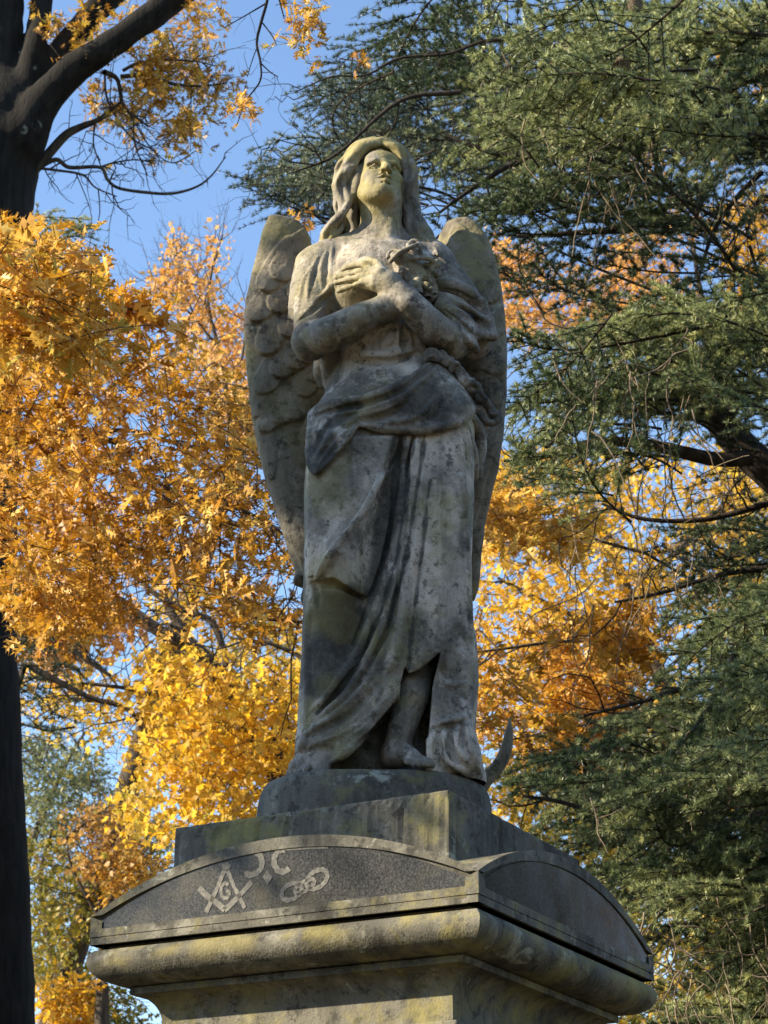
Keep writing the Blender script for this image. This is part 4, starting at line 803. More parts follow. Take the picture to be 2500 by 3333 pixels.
# ------------------------------------------------------------------ pedestal
YAW = -0.4938
CY, SY = math.cos(YAW), math.sin(YAW)
def rot(x, y): return (CY * x - SY * y, SY * x + CY * y)
A1, Z1 = .5, 2.6157            # pediment half width, height of its lower edge
A2, Z2 = .3677, 2.9096         # top block
A3, Z3 = .430, 2.5245          # fillet under the ovolo
def face_pt(px, py, a):
    """point of the left front face (plane y=-a in pedestal axes) seen at a photo pixel -> (u, z)"""
    d = ray(px, py); n = np.array([SY, -CY, 0.0])       # outward normal of that face
    t_ = (a - n @ CAM) / (n @ d); p = CAM + d * t_
    return p[0] * CY + p[1] * SY, p[2]
ped = thing('stone_pedestal', 'tall weathered grey granite pedestal with arched tops and carved emblems under the angel', 'pedestal')
def square_sweep(name, prof, mat, parent=ped, seg=24, jit=0.0, closed=True):
    """mitred square moulding from a profile of (half width, height)"""
    V, F = [], []
    for (a, z) in prof:
        for k in range(4):
            for i in range(seg):
                u = -a + 2 * a * i / seg; a0_ = a; a = a - jit * abs(math.sin(u * 31 + k * 2.1 + z * 60) * math.sin(u * 83 + k + z * 25)) ** 3
                x, y = [(u, -a), (a, u), (-u, a), (-a, -u)][k]
                X, Y = rot(x, y); V.append((X, Y, z)); a = a0_
    n = 4 * seg
    for r in range(len(prof) - 1):
        for i in range(n):
            F.append((r * n + i, r * n + (i + 1) % n, (r + 1) * n + (i + 1) % n, (r + 1) * n + i))
    if closed:
        F.append(tuple(range(n))[::-1]); F.append(tuple((len(prof) - 1) * n + i for i in range(n)))
    o = new_mesh(name, V, F, mat, parent)
    return o
def softened(o, w=.006, seg=2):
    md = o.modifiers.new('bevel', 'BEVEL'); md.width = w; md.segments = seg; md.limit_method = 'ANGLE'; md.angle_limit = math.radians(40)
ZR = Z1 + .0
END_H = face_pt(266, 2988, A1)[1] - Z1
CREST = face_pt(935, 2722, A1)[1] - Z1
print('pediment', END_H, CREST, face_pt(1526, 2831, A1)[1] - Z1, [round(face_pt(x, 2700, A1)[0], 3) for x in (266, 900, 1530)])
# circle through (+-A1, END_H) and (0, CREST)
_s = CREST - END_H; RAD = (A1 ** 2 + _s ** 2) / (2 * _s); ZC = CREST - RAD
def arch(u, off=0.0): return ZC + math.sqrt(max((RAD - off) ** 2 - u * u, 1e-6))
# pediment: two crossing segmental vaults
N = 60; V = []; F = []
ap = A1 - .010
for j in range(N + 1):
    for i in range(N + 1):
        x, y = -ap + 2 * ap * i / N, -ap + 2 * ap * j / N
        X, Y = rot(x, y); V.append((X, Y, Z1 + max(arch(x), arch(y)) - .002))
for j in range(N):
    for i in range(N):
        q = j * (N + 1) + i; F.append((q, q + 1, q + N + 2, q + N + 1))
base = len(V); ring = [i for i in range(N + 1)] + [j * (N + 1) + N for j in range(1, N + 1)] + [N * (N + 1) + i for i in range(N - 1, -1, -1)] + [j * (N + 1) for j in range(N - 1, 0, -1)]
for r_ in ring: V.append((V[r_][0], V[r_][1], Z1))
m = len(ring)
for i in range(m): F.append((ring[(i + 1) % m], ring[i], base + i, base + (i + 1) % m))
F.append(tuple(base + i for i in range(m)))
pedi = new_mesh('pediment', V, F, M_GRAN, ped)
pedi.data.polygons.foreach_set('use_smooth', [p.normal.z > .3 for p in pedi.data.polygons])
# rims and polished panels on each of the four faces
def on_face(k, u, out, z):
    x, y = [(u, -out), (out, u), (-u, out), (-out, -u)][k]
    X, Y = rot(x, y); return (X, Y, z)
BAND = .027; BOT = .036
for k in range(4):
    us = np.linspace(-A1, A1, 49)
    V, F = [], []
    def strip(P, Q, out, back):
        """band between two polylines in (u,z), standing out to `out`"""
        b0 = len(V); n = len(P)
        for (u, z) in P: V.append(on_face(k, u, out, z))
        for (u, z) in Q: V.append(on_face(k, u, out, z))
        for (u, z) in P: V.append(on_face(k, u, back, z))
        for (u, z) in Q: V.append(on_face(k, u, back, z))
        for i in range(n - 1):
            F.append((b0 + i, b0 + i + 1, b0 + n + i + 1, b0 + n + i))
            F.append((b0 + n + i, b0 + n + i + 1, b0 + 3 * n + i + 1, b0 + 3 * n + i))
            F.append((b0 + 2 * n + i, b0 + 2 * n + i + 1, b0 + i + 1, b0 + i))
    ui = A1 - .032
    strip([(u, Z1 + arch(u * ui / A1, BAND)) for u in us * ui / A1], [(u, Z1 + arch(u)) for u in us], A1, A1 - .03)
    strip([(u, Z1 + .018) for u in us], [(u, Z1 + BOT) for u in us * ui / A1], A1, A1 - .03)
    strip([(u, Z1) for u in us], [(u, Z1 + .0165) for u in us], A1 - .001, A1 - .03)
    for sgn in (-1, 1):
        e0 = [(sgn * A1, Z1 + .018), (sgn * A1, Z1 + arch(A1))]; e1 = [(sgn * ui, Z1 + BOT), (sgn * ui, Z1 + arch(ui, BAND))]
        if sgn > 0: e0, e1 = e1, e0
        b0 = len(V)
        for e in (e0, e1):
            for (u, z) in e: V.append(on_face(k, u, A1, z))
        F.append((b0, b0 + 2, b0 + 3, b0 + 1))
    new_mesh('pediment_rim', V, F, M_GRAN, ped)
    V = [on_face(k, u, A1 - .0035, Z1 + BOT - .002) for u in us * ui / A1] + [on_face(k, u, A1 - .0035, Z1 + arch(u, BAND - .002)) for u in us * ui / A1]
    n = len(us); F = [(i, i + 1, n + i + 1, n + i) for i in range(n - 1)]
    new_mesh('polished_panel', V, F, M_POL, ped)
# mouldings under the pediment
square_sweep('shadow_groove', [(.468, Z1 - .0105), (.468, Z1 - .0005)], M_GRAN, seg=4)
oz = Z1 - .011; q = [(.47, oz), (.492, oz - .001)]
for i in range(15):
    a_ = -.35 + (math.pi / 2 + .35) * i / 14
    q.append((A3 + .004 + (A1 - A3) * math.cos(a_), oz - .026 - .052 * math.sin(a_)))
q = [q[0], q[1]] + q[3:] + [(A3 - .01, oz - .0785)]
ov = square_sweep('ovolo_moulding', q[::-1], M_GRAN, seg=30)
ov.data.polygons.foreach_set('use_smooth', [len(p.vertices) == 4 for p in ov.data.polygons])
_V = np.array([v.co for v in ov.data.vertices]); _a = ov.data.attributes.new('moss', 'FLOAT', 'POINT')
_a.data.foreach_set('value', (.42 * sstep(wob(_V, 26, 3) + .6 * wob(_V, 70, 4), .1, .6) * sstep(_V[:, 2], Z1 - .075, Z1 - .03)).astype(np.float32))
md = ov.modifiers.new('edge', 'EDGE_SPLIT'); md.split_angle = math.radians(35)
fz = Z3 + .000
softened(square_sweep('fillet', [(A3 - .02, fz - .0165), (A3, fz - .0165), (A3, fz), (A3 - .02, fz)], M_GRAN, seg=4), .002)
q = [(A3 - .006, fz - .017)]
for i in range(13):
    a_ = math.pi / 2 * i / 12
    q.append((.374 + (A3 - .008 - .374) * (1 - math.sin(a_)) ** 1.0, fz - .018 - .062 * (1 - math.cos(a_))))
q += [(.374, fz - .13)]
cv = square_sweep('cove_moulding', q[::-1], M_GRAN, seg=16)
cv.data.polygons.foreach_set('use_smooth', [len(p.vertices) == 4 for p in cv.data.polygons]); md = cv.modifiers.new('edge', 'EDGE_SPLIT'); md.split_angle = math.radians(35)
softened(square_sweep('die', [(.385, .62), (.385, fz - .15), (.392, fz - .145), (.392, fz - .13)], M_GRAN, seg=4), .003)
softened(square_sweep('stepped_base', [(.62, -.05), (.62, .3), (.5, .3), (.5, .55), (.44, .60), (.44, .62)], M_GRAN, seg=4), .01)
softened(square_sweep('cap_block', [(A2, Z1 + .03), (A2, Z2 - .03), (A2, Z2 - .012), (A2 - .001, Z2)], M_GRAN, seg=56, jit=.006), .005, 3)

# carved marks on the left front face, a hair proud of the polish
def ribbon(name, strokes, w=.008, h=.0011, fills=(), parent=None):
    """strokes: photo polylines [(px,py)..] or (polyline, width) on the face, swept into flat raised bands"""
    V, F = [], []
    for st in strokes:
        ww = w
        if isinstance(st, tuple): st, ww = st
        P = np.array([face_pt(x, y, A1 - .006) for x, y in st]); n = len(P)
        T = np.gradient(P, axis=0); T /= np.linalg.norm(T, axis=1)[:, None] + 1e-9
        Nn = np.stack([-T[:, 1], T[:, 0]], 1)
        b0 = len(V)
        for i in range(n):
            for sgn in (-1, 1):
                wob = 1 + .18 * math.sin(i * 2.3 + sgn)
                u, z = P[i] + sgn * Nn[i] * ww / 2 * wob
                V.append(on_face(0, u, A1 - .0035 + h, z)); V.append(on_face(0, u, A1 - .0085, z))
        for i in range(n - 1):
            a = b0 + 4 * i
            F.append((a, a + 4, a + 6, a + 2)); F.append((a, a + 1, a + 5, a + 4)); F.append((a + 2, a + 6, a + 7, a + 3))
    for poly in fills:
        b0 = len(V); P = [face_pt(x, y, A1 - .006) for x, y in poly]; n = len(P)
        for (u, z) in P: V.append(on_face(0, u, A1 - .0035 + h, z))
        for (u, z) in P: V.append(on_face(0, u, A1 - .0085, z))
        F.append(tuple(range(b0, b0 + n)))
        for i in range(n): F.append((b0 + i, b0 + n + i, b0 + n + (i + 1) % n, b0 + (i + 1) % n))
    return new_mesh(name, V, F, M_CUT, parent or ped)
def em(x, y): return (600 + x / 3.0164, 2700 + y / 3.0164)      # pixels of the close-up
def emp(L): return [em(*p) for p in L]
def arc_px(cx, cy, rx, ry, a0, a1, n=18, rotd=0):
    out = []
    for i in range(n + 1):
        a = math.radians(a0 + (a1 - a0) * i / n); x, y = rx * math.cos(a), ry * math.sin(a); r_ = math.radians(rotd)
        out.append(em(cx + x * math.cos(r_) - y * math.sin(r_), cy + x * math.sin(r_) + y * math.cos(r_)))
    return out
sq = ribbon('square_and_compass', [
    (emp([(150, 580), (230, 650), (300, 700), (405, 795)]), .013), (emp([(405, 800), (480, 720), (560, 640), (672, 520)]), .013),
    (emp([(405, 395), (370, 480), (340, 560), (290, 660), (225, 815)]), .011), (emp([(425, 395), (465, 480), (500, 570), (535, 640), (565, 690), (600, 775)]), .010),
    (emp([(385, 380), (420, 360), (450, 385)]), .017)])
ribbon('letter_g', [(arc_px(412, 605, 44, 74, -50, -330, 20), .0085), (emp([(418, 612), (452, 608)]), .007), (emp([(450, 606), (452, 660)]), .007)], parent=sq)
ribbon('scroll_ornament', [(arc_px(660, 330, 112, 118, -95, 105, 18), .014), (emp([(612, 415), (628, 462)]), .010), (emp([(655, 212), (560, 235), (480, 262)]), .007)])
ribbon('scroll_ornament', [(arc_px(975, 310, 86, 108, -70, -318, 18), .014), (emp([(985, 200), (1120, 188), (1290, 182), (1420, 180)]), .006)])
ribbon('diamond_mark', [], fills=[emp([(822, 405), (870, 470), (826, 545), (776, 468)])])
ribbon('diamond_mark', [], fills=[emp([(835, 160), (862, 195), (838, 232), (805, 200)])])
ribbon('chain_link', [(arc_px(1062, 612, 108, 72, 0, 360, 30, -32), .0105)])
ribbon('chain_link', [(arc_px(1190, 560, 112, 44, 0, 360, 30, -32), .009)])
ribbon('chain_link', [(arc_px(1310, 492, 118, 76, 0, 360, 30, -40), .0105)])
ZT = 3.058                                       # top of the statue's own round base
ang = thing('angel_statue', 'weathered grey stone angel with folded arms, long hair and tall wings, gazing upward', 'statue', (0, 0, Z2))

# ---- round base
a0 = np.linspace(0, 2 * math.pi, 96, endpoint=False)
prof = [(.290, Z2 + .001), (.292, Z2 + .02), (.291, Z2 + .05), (.288, ZT - .055), (.283, ZT - .030), (.275, ZT - .012), (.264, ZT - .003), (.24, ZT)]
V = []; F = []
for ri, (r_, z) in enumerate(prof):
    for a in a0:
        w = 1 + .006 * math.sin(3 * a + 1) + .004 * math.sin(7 * a + z * 40) + .003 * math.sin(17 * a + ri)
        V.append((-.022 + r_ * w * math.cos(a), .0 + r_ * w * .60 * math.copysign(abs(math.sin(a)) ** .92, math.sin(a)), z + .002 * math.sin(5 * a) * (ri > 3)))
m = len(a0)
for r_ in range(len(prof) - 1):
    for i in range(m): F.append((r_ * m + i, r_ * m + (i + 1) % m, (r_ + 1) * m + (i + 1) % m, (r_ + 1) * m + i))
F.append(tuple((len(prof) - 1) * m + i for i in range(m))); F.append(tuple(range(m))[::-1])
new_mesh('round_base', V, F, M_GRAN, ang, True)

# ---- body: head, neck, chest, arms, hands (one surface)
B = Vol((-.34, -.33, 3.93), (.34, .20, 4.96), .0028)
sh_l, sh_r = W(1052, 862, .0), W(1425, 872, .0)
B.ell(W(1245, 990, .03), (.165, .105, .19), 0)
B.tube([W(1085, 842, .01), W(1245, 806, .03), W(1405, 848, .01)], [.058, .066, .058], .05)
for bx in (1165, 1330): B.ell(W(bx, 950, -.045), (.078, .078, .08), .05)
B.ell(W(1245, 880, -.05), (.13, .06, .08), .05)
# neck
NB, NTOP = W(1240, 800, .0), W(1235, 676, -.012)
B.tube([W(1242, 850, .02), NB, W(1238, 730, -.008), NTOP], [.085, .060, .0535, .054], .03)
B.tube([W(1290, 690, -.03), W(1262, 790, -.055)], [.012, .010], .03)      # neck muscle
B.tube([W(1120, 815, -.03), W(1180, 800, -.06), W(1235, 803, -.075)], [.012, .013, .010], .022)
B.tube([W(1390, 822, -.03), W(1310, 808, -.06), W(1258, 806, -.075)], [.012, .013, .010], .022)
# head frame
HC = W(1231, 610, -.015); HS = .93; HZ = np.array([1, 1, .88])
def rotm(ax, a):
    c, s_ = math.cos(a), math.sin(a)
    return np.array({'x': [[1, 0, 0], [0, c, -s_], [0, s_, c]], 'y': [[c, 0, s_], [0, 1, 0], [-s_, 0, c]], 'z': [[c, -s_, 0], [s_, c, 0], [0, 0, 1]]}[ax])
HR = rotm('z', math.radians(14)) @ rotm('x', math.radians(-15)) @ rotm('y', math.radians(3))
def h(x, y, z): return HC + HR @ (np.array([x, y, z]) * HS * HZ)
def HE(c, r, k=.0, mode='u', R=None): B.ell(c, np.array(r) * HS * HZ, k * HS, mode, R)
HE(h(0, .012, .032), (.074, .094, .083), .0, 'u', HR)
HE(h(0, -.018, -.022), (.0635, .072, .092), .02, 'u', HR)
HE(h(0, -.050, -.086), (.032, .030, .026), .032, 'u', HR)
HE(h(0, -.072, -.100), (.019, .017, .016), .018, 'u', HR)
for s_ in (-1, 1):
    B.tube([h(s_ * .054, .0, -.045), h(s_ * .039, -.035, -.083), h(s_ * .013, -.066, -.101)], [.016, .013, .011], .028)
    HE(h(s_ * .038, -.060, -.022), (.022, .018, .017), .022, 'u', HR)
    HE(h(s_ * .027, -.068, -.060), (.020, .016, .024), .022, 'u', HR)
HE(h(0, -.066, .050), (.052, .023, .044), .025, 'u', HR)               # forehead
for s_ in (-1, 1): HE(h(s_ * .031, -.093, .003), (.0195, .026, .0150), .011, 's', HR)     # eye sockets
for s_ in (-1, 1):
    B.tube([h(s_ * .012, -.086, .019), h(s_ * .030, -.086, .024), h(s_ * .050, -.072, .017)], [.005, .0065, .005], .010)   # brows
    HE(h(s_ * .031, -.0665, .001), (.0135, .0125, .0125), .003, 'u', HR)
    B.tube([h(s_ * .016, -.077, .001), h(s_ * .030, -.0815, .0085), h(s_ * .046, -.072, .001)], [.0026, .0034, .0026], .004)   # upper lid
    B.tube([h(s_ * .017, -.078, -.003), h(s_ * .031, -.0815, -.0095), h(s_ * .045, -.074, -.003)], [.0020, .0026, .0020], .004)
B.tube([h(0, -.083, .020), h(0, -.098, -.006), h(0, -.1105, -.027), h(0, -.1125, -.034)], [.0075, .0078, .0092, .0098], .011)   # nose
for s_ in (-1, 1):
    HE(h(s_ * .0115, -.100, -.037), (.0072, .0095, .0070), .006, 'u', HR)
    HE(h(s_ * .0065, -.1055, -.0445), (.0036, .0050, .0036), .003, 's', HR)
B.tube([h(-.024, -.083, -.0635), h(-.009, -.0955, -.0585), h(0, -.0955, -.0605), h(.009, -.0955, -.0585), h(.024, -.083, -.0635)], [.003, .0062, .0055, .0062, .003], .006)
B.tube([h(-.021, -.082, -.0735), h(0, -.0945, -.0775), h(.021, -.082, -.0735)], [.004, .0078, .004], .006)
B.tube([h(-.0215, -.090, -.0672), h(0, -.103, -.0675), h(.0215, -.090, -.0672)], [.0022, .0058, .0022], .003, 's')
HE(h(0, -.087, -.0875), (.016, .007, .0035), .006, 's', HR)
for s_ in (-1, 1):
    HE(h(s_ * .064, .004, -.012), (.008, .017, .028), .008, 'u', HR)
    HE(h(s_ * .0705, -.002, -.010), (.004, .009, .015), .005, 's', HR)
# arms (the far one first): viewer-left arm folds across the waist, viewer-right arm lies over it
el_l = W(1010, 1113, -.085)
B.tube([W(1040, 872, .0), W(1022, 1000, -.035), el_l], [.056, .051, .046], .03)
B.tube([el_l, W(1085, 1082, -.150), W(1175, 1035, -.180), W(1262, 1000, -.168)], [.046, .047, .040, .032], .022)
B.tube([W(1262, 1000, -.168), W(1330, 965, -.135)], [.036, .030], .02)
el_r = W(1470, 1112, -.075)
B.tube([W(1430, 885, .0), W(1462, 1000, -.03), el_r], [.054, .049, .048], .03)
B.tube([el_r, W(1412, 1070, -.150), W(1335, 990, -.190), W(1272, 922, -.185)], [.047, .045, .038, .029], .020)
# hand laid on the breast
B.tube([W(1268, 918, -.185), W(1232, 900, -.180), W(1200, 890, -.172)], [.030, .0265, .020], .012)
B.tube([W(1262, 930, -.188), W(1225, 922, -.186), W(1190, 920, -.176)], [.028, .024, .018], .012)
for path, r0 in (([(1222, 882, -.176), (1192, 862, -.170), (1158, 862, -.150), (1118, 878, -.128)], .0095),
                 ([(1205, 890, -.178), (1172, 884, -.174), (1135, 892, -.152), (1092, 904, -.124)], .0100),
                 ([(1205, 906, -.182), (1170, 903, -.178), (1135, 910, -.158), (1092, 922, -.128)], .0096),
                 ([(1206, 922, -.184), (1170, 924, -.180), (1135, 934, -.160), (1102, 948, -.138)], .0086)):
    p = path3(path, 8); B.tube(p, np.interp(np.linspace(0, 1, len(p)), [0, .3, .5, .62, .92, 1], [r0 * 1.0, r0 * 1.12, r0 * .96, r0 * 1.03, r0 * .84, r0 * .62]), .004)
p = path3([(1250, 884, -.180), (1228, 858, -.178), (1198, 846, -.160), (1172, 850, -.142)], 8)
B.tube(p, np.interp(np.linspace(0, 1, len(p)), [0, .5, .9, 1], [.014, .0105, .0095, .007]), .008)
B.groove([(1118, 889), (1145, 878), (1168, 873)], .0045, -.001, .004)
B.groove([(1092, 927), (1130, 921), (1152, 921)], .0050, -.001, .004)
B.ell(W(1238, 884, -.205), (.010, .008, .009), .012)                       # knuckle of the wrist
# short sleeve of the near shoulder: a flared hem over the bare arm and a few gathers
B.tube(pix3([(1022, 870, -.005), (988, 940, -.015), (962, 1002, -.020), (944, 1034, -.018)]), [.052, .036, .020, .006], .030)
B.tube(path3([(1078, 930, -.085), (1052, 960, -.080), (1010, 1000, -.062), (962, 1036, -.028)]), .0065, .012)
B.groove([(1088, 945), (1058, 972), (1014, 1014), (966, 1048)], .0085, .001, .006)
for P_, r_ in (([(1082, 808), (1076, 860), (1082, 925)], .0075), ([(1062, 820), (1044, 870), (1048, 940)], .007), ([(1034, 836), (1008, 900), (1000, 980)], .007), ([(1010, 870), (982, 940), (972, 1010)], .006)):
    B.ridge(P_, r_, .003, .010)
for P_ in ([(1094, 830), (1090, 880), (1096, 935)], [(1070, 850), (1062, 900)], [(1026, 870), (1018, 930)]): B.groove(P_, .005, -.001, .008)
B.rough(.0016, 46, 3)

# ---- leg and feet below the hems
L_ = Vol((-.30, -.24, ZT - .003), (.20, .12, 3.38), .0030)
L_.tube(pix3([(1352, 2190, -.05), (1335, 2270, -.068), (1302, 2390, -.075), (1290, 2440, -.062)]), [.047, .046, .033, .032], .01)
L_.tube(pix3([(1276, 2462, -.040), (1300, 2456, -.065), (1335, 2462, -.100), (1368, 2478, -.128)]), [.031, .032, .024, .015], .02)
for i, (x, y, Yv) in enumerate([(1406, 2490, -.146), (1395, 2491, -.152), (1381, 2491, -.155), (1366, 2491, -.155), (1350, 2490, -.151)]):
    L_.tube(pix3([(x - 26, y - 14, Yv + .03), (x - 8, y - 8, Yv + .008), (x, y, Yv)]), [.009, .0078, .0066] if i else [.012, .011, .0095], .003)
L2 = Vol((-.32, -.20, ZT - .003), (-.10, .10, 3.25), .0030)
L2.tube(pix3([(1030, 2468, -.010), (1000, 2474, -.040), (965, 2498, -.062)]), [.040, .032, .020], .02)
for i, (x, y, Yv) in enumerate([(938, 2520, -.052), (950, 2519, -.068), (964, 2516, -.082), (978, 2513, -.094), (992, 2509, -.104)]):
    L2.tube(pix3([(x + 22, y - 20, Yv + .025), (x + 6, y - 8, Yv + .005), (x, y, Yv)]), [.009, .0078, .0066], .003)
L_.rough(.001, 38, 4); L2.rough(.001, 38, 4)
def body_attr(V):
    px, py = project(V[:, 0], V[:, 1], V[:, 2])
    m = .55 * sstep(wob(V, 20, 1) + .35 * wob(V, 70, 13), -.2, .5) * sstep(py, 860, 640) + .45 * sstep(wob(V, 16, 8), .0, .6) * sstep(py, 1150, 760) * sstep(V[:, 0], .16, -.1)
    st = .75 * sstep(wob(V, 26, 5), .15, .6) * sstep(py, 940, 1090)
    return {'moss': np.clip(m, 0, .7), 'stain_shade': np.clip(st, 0, .6), 'pale': np.clip(.25 * sstep(wob(V, 30, 2), .2, .7) + .32 * sstep(py, 960, 840) * sstep(py, 740, 800) * sstep(wob(V, 40, 9), -.4, .3) * sstep(V[:, 0], -.16, -.10), 0, .6)}  # breast paleness: washed stone, lifted further in place of strong sun
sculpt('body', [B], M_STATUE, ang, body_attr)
sculpt('bare_leg', [L_], M_STATUE, ang, body_attr)
sculpt('bare_foot', [L2], M_STATUE, ang, body_attr)

# ---- hair
H = Vol((-.28, -.16, 4.50), (.22, .16, 4.98), .0028)
H.ell(h(0, .034, .044), (.077, .094, .084), 0, 'u', HR)
for s_ in (-1, 1): H.ell(h(s_ * .070, .018, -.005), (.022, .055, .060), .03, 'u', HR)
face = Vol  # the face opening is cut as an egg shape in the head's own frame
H.ell(h(0, -.124, -.010), (.059, .104, .084), .008, 's', HR)
rs = np.random.default_rng(5)
def strand(L, r, n=3, spread=9, wave=6, k=.007, seed=0):
    q = np.random.default_rng(seed)
    for i in range(n):
        ox, oy = q.uniform(-spread, spread), q.uniform(-.012, .012); ph = q.uniform(0, 6.3)
        S = smooth_path(np.array(L, float), 10); t_ = np.linspace(0, 1, len(S))
        S = S.copy(); S[:, 0] += ox + wave * np.sin(t_ * len(S) * .34 + ph); S[:, 2] += oy + .006 * np.cos(t_ * len(S) * .34 + ph)
        S[:, 0] = 1228 + (S[:, 0] - 1228) * (1 - .09 * np.clip((760 - S[:, 1]) / 60, 0, 1))
        H.tube(np.array([W(*p) for p in S]), r * q.uniform(.75, 1.15) * np.interp(t_, [0, .15, .8, 1], [.7, 1, 1, .55]), k)
# viewer-left locks: waved back from the parting, falling behind the shoulder
strand([(1240, 470, -.050), (1192, 480, -.055), (1150, 520, -.050), (1132, 566, -.040), (1122, 600, -.03)], .009, 4, 5, 5, .006, 1)
strand([(1232, 466, -.05), (1170, 484, -.06), (1125, 530, -.05), (1112, 590, -.03), (1104, 640, -.01)], .014, 4, 8, 7, .010, 2)
strand([(1225, 462, -.02), (1160, 482, -.02), (1115, 540, .0), (1102, 620, .01), (1104, 690, .02), (1085, 740, .03), (1062, 795, .02), (1050, 825, .01)], .016, 5, 9, 7, .010, 3)
strand([(1140, 600, .02), (1130, 680, .03), (1135, 740, .04), (1105, 800, .04)], .030, 4, 16, 6, .012, 4)
strand([(1150, 620, -.02), (1120, 630, -.03), (1098, 655, -.02), (1096, 700, .0), (1078, 750, .005), (1060, 800, .0)], .010, 3, 6, 8, .006, 5)
# viewer-right locks
strand([(1248, 470, -.050), (1290, 482, -.052), (1320, 526, -.040), (1332, 575, -.03)], .009, 4, 4, 4, .006, 6)
strand([(1248, 464, -.04), (1300, 490, -.03), (1333, 550, -.01), (1345, 615, .01), (1352, 680, .015), (1366, 740, .01), (1398, 800, -.01), (1425, 830, -.03)], .016, 6, 8, 7, .010, 7)
strand([(1318, 560, .01), (1330, 640, .02), (1335, 710, .03), (1352, 770, .02), (1385, 815, .0)], .026, 5, 12, 7, .012, 8)
strand([(1322, 580, -.02), (1330, 650, -.01), (1340, 720, .0), (1365, 780, -.02), (1392, 830, -.04)], .010, 3, 7, 8, .006, 9)
def locks(L, n, spread, r, amp, seed):
    q = np.random.default_rng(seed)
    for i in range(n):
        S_ = smooth_path(np.array(L, float), 8).copy(); t_ = np.linspace(0, 1, len(S_)); u = (i + .5) / n - .5; ph = q.uniform(0, 6.3); fr = q.uniform(.36, .42); ph = seed * 1.7 + u * 1.1
        S_[:, 0] += u * spread * (.35 + .65 * np.sin(np.pi * np.clip(t_ * .85 + .1, 0, 1))) + 1.25 * amp * np.sin(np.arange(len(S_)) * fr + ph) * np.clip(t_ * 3, .15, 1); S_[:, 2] += q.uniform(-.010, .004) + .006 * np.cos(np.arange(len(S_)) * fr + ph)
        S_[:, 0] = 1228 + (S_[:, 0] - 1228) * (1 - .09 * np.clip((760 - S_[:, 1]) / 60, 0, 1))
        H.tube(np.array([W(*p) for p in S_]), r * q.uniform(.8, 1.2) * np.interp(t_, [0, .1, .85, 1], [.6, 1, 1, .4]), .003)
locks([(1236, 464, -.03), (1168, 490, -.045), (1122, 540, -.045), (1108, 600, -.04), (1108, 660, -.045), (1092, 720, -.03), (1066, 780, -.02), (1056, 815, -.02)], 7, 46, .0085, 9, 31)
locks([(1240, 462, -.02), (1150, 490, -.03), (1100, 560, -.01), (1098, 640, .0), (1100, 700, .0), (1076, 760, .01), (1050, 815, .0)], 5, 26, .0085, 9, 32)
locks([(1150, 600, -.01), (1140, 680, -.005), (1142, 740, .0), (1120, 800, .0)], 5, 44, .008, 8, 33)
locks([(1250, 464, -.03), (1304, 490, -.045), (1334, 548, -.040), (1338, 610, -.03), (1342, 670, -.02), (1352, 730, -.02), (1382, 795, -.03), (1412, 830, -.05)], 7, 40, .0085, 9, 34)
locks([(1325, 590, -.02), (1332, 660, -.012), (1338, 720, -.01), (1362, 785, -.02)], 5, 44, .008, 8, 35)
for i in range(9):                                    # combed furrows over the crown
    a_ = -62 + i * 14; x0 = math.sin(math.radians(a_))
    L = [h(.004 + .074 * x0 * u, -.052 + .115 * u, .104 - .10 * abs(x0) * u * u + .016 * math.sin(u * 3.0)) for u in np.linspace(.1, 1, 8)]
    H.tube(L, .0060, .003, 'u' if i % 2 else 's')
H.rough(.0016, 60, 6)
sculpt('hair', [H], M_STATUE, ang, lambda V: {'moss': np.clip(.8 * sstep(wob(V, 24, 11), -.1, .6), 0, .62), 'stain_shade': .35 * sstep(wob(V, 40, 12), .2, .7)})

# ---- gown
G = Vol((-.32, -.34, ZT - .006), (.38, .24, 4.42), .0034)
rows = [(990, 1095, 1400, .02, .095), (1060, 1085, 1425, .02, .105), (1190, 1080, 1468, .01, .118), (1300, 1052, 1500, .0, .138), (1400, 1038, 1518, .0, .145), (1550, 1034, 1518, .0, .143),
        (1700, 1032, 1516, .0, .140), (1850, 1026, 1522, .0, .138), (2000, 1012, 1532, .0, .138), (2150, 1007, 1538, .0, .138), (2300, 1006, 1542, .0, .140),
        (2400, 996, 1545, .0, .143), (2480, 962, 1552, .0, .148), (2545, 944, 1562, .0, .150), (2600, 942, 1562, .0, .150)]
zz, cx, rx, cyy, ry = [], [], [], [], []
for (py, xl, xr, c, r_) in rows:
    a, b = W(xl, py, c), W(xr, py, c); zz.append((a[2] + b[2]) / 2); cx.append((a[0] + b[0]) / 2); rx.append((b[0] - a[0]) / 2); cyy.append(c); ry.append(r_)
sl, X, Y, Z = G.sub(G.o, G.o + G.vs * G.n)
zf = Z.ravel()[::-1]
def iz(v): return np.interp(Z.ravel(), zz[::-1], v[::-1])[None, None, :].astype(np.float32)
ICX, IRX, ICY, IRY = iz(cx), iz(rx), iz(cyy), iz(ry)
xn, yn = (X - ICX) / IRX, (Y - ICY) / IRY
k0 = np.sqrt(xn * xn + yn * yn); k1 = np.sqrt((xn / IRX) ** 2 + (yn / IRY) ** 2)
G.d[:] = np.maximum(k0 * (k0 - 1) / np.maximum(k1, 1e-5), Z - (zz[0] - .0)); del xn, yn, k0, k1
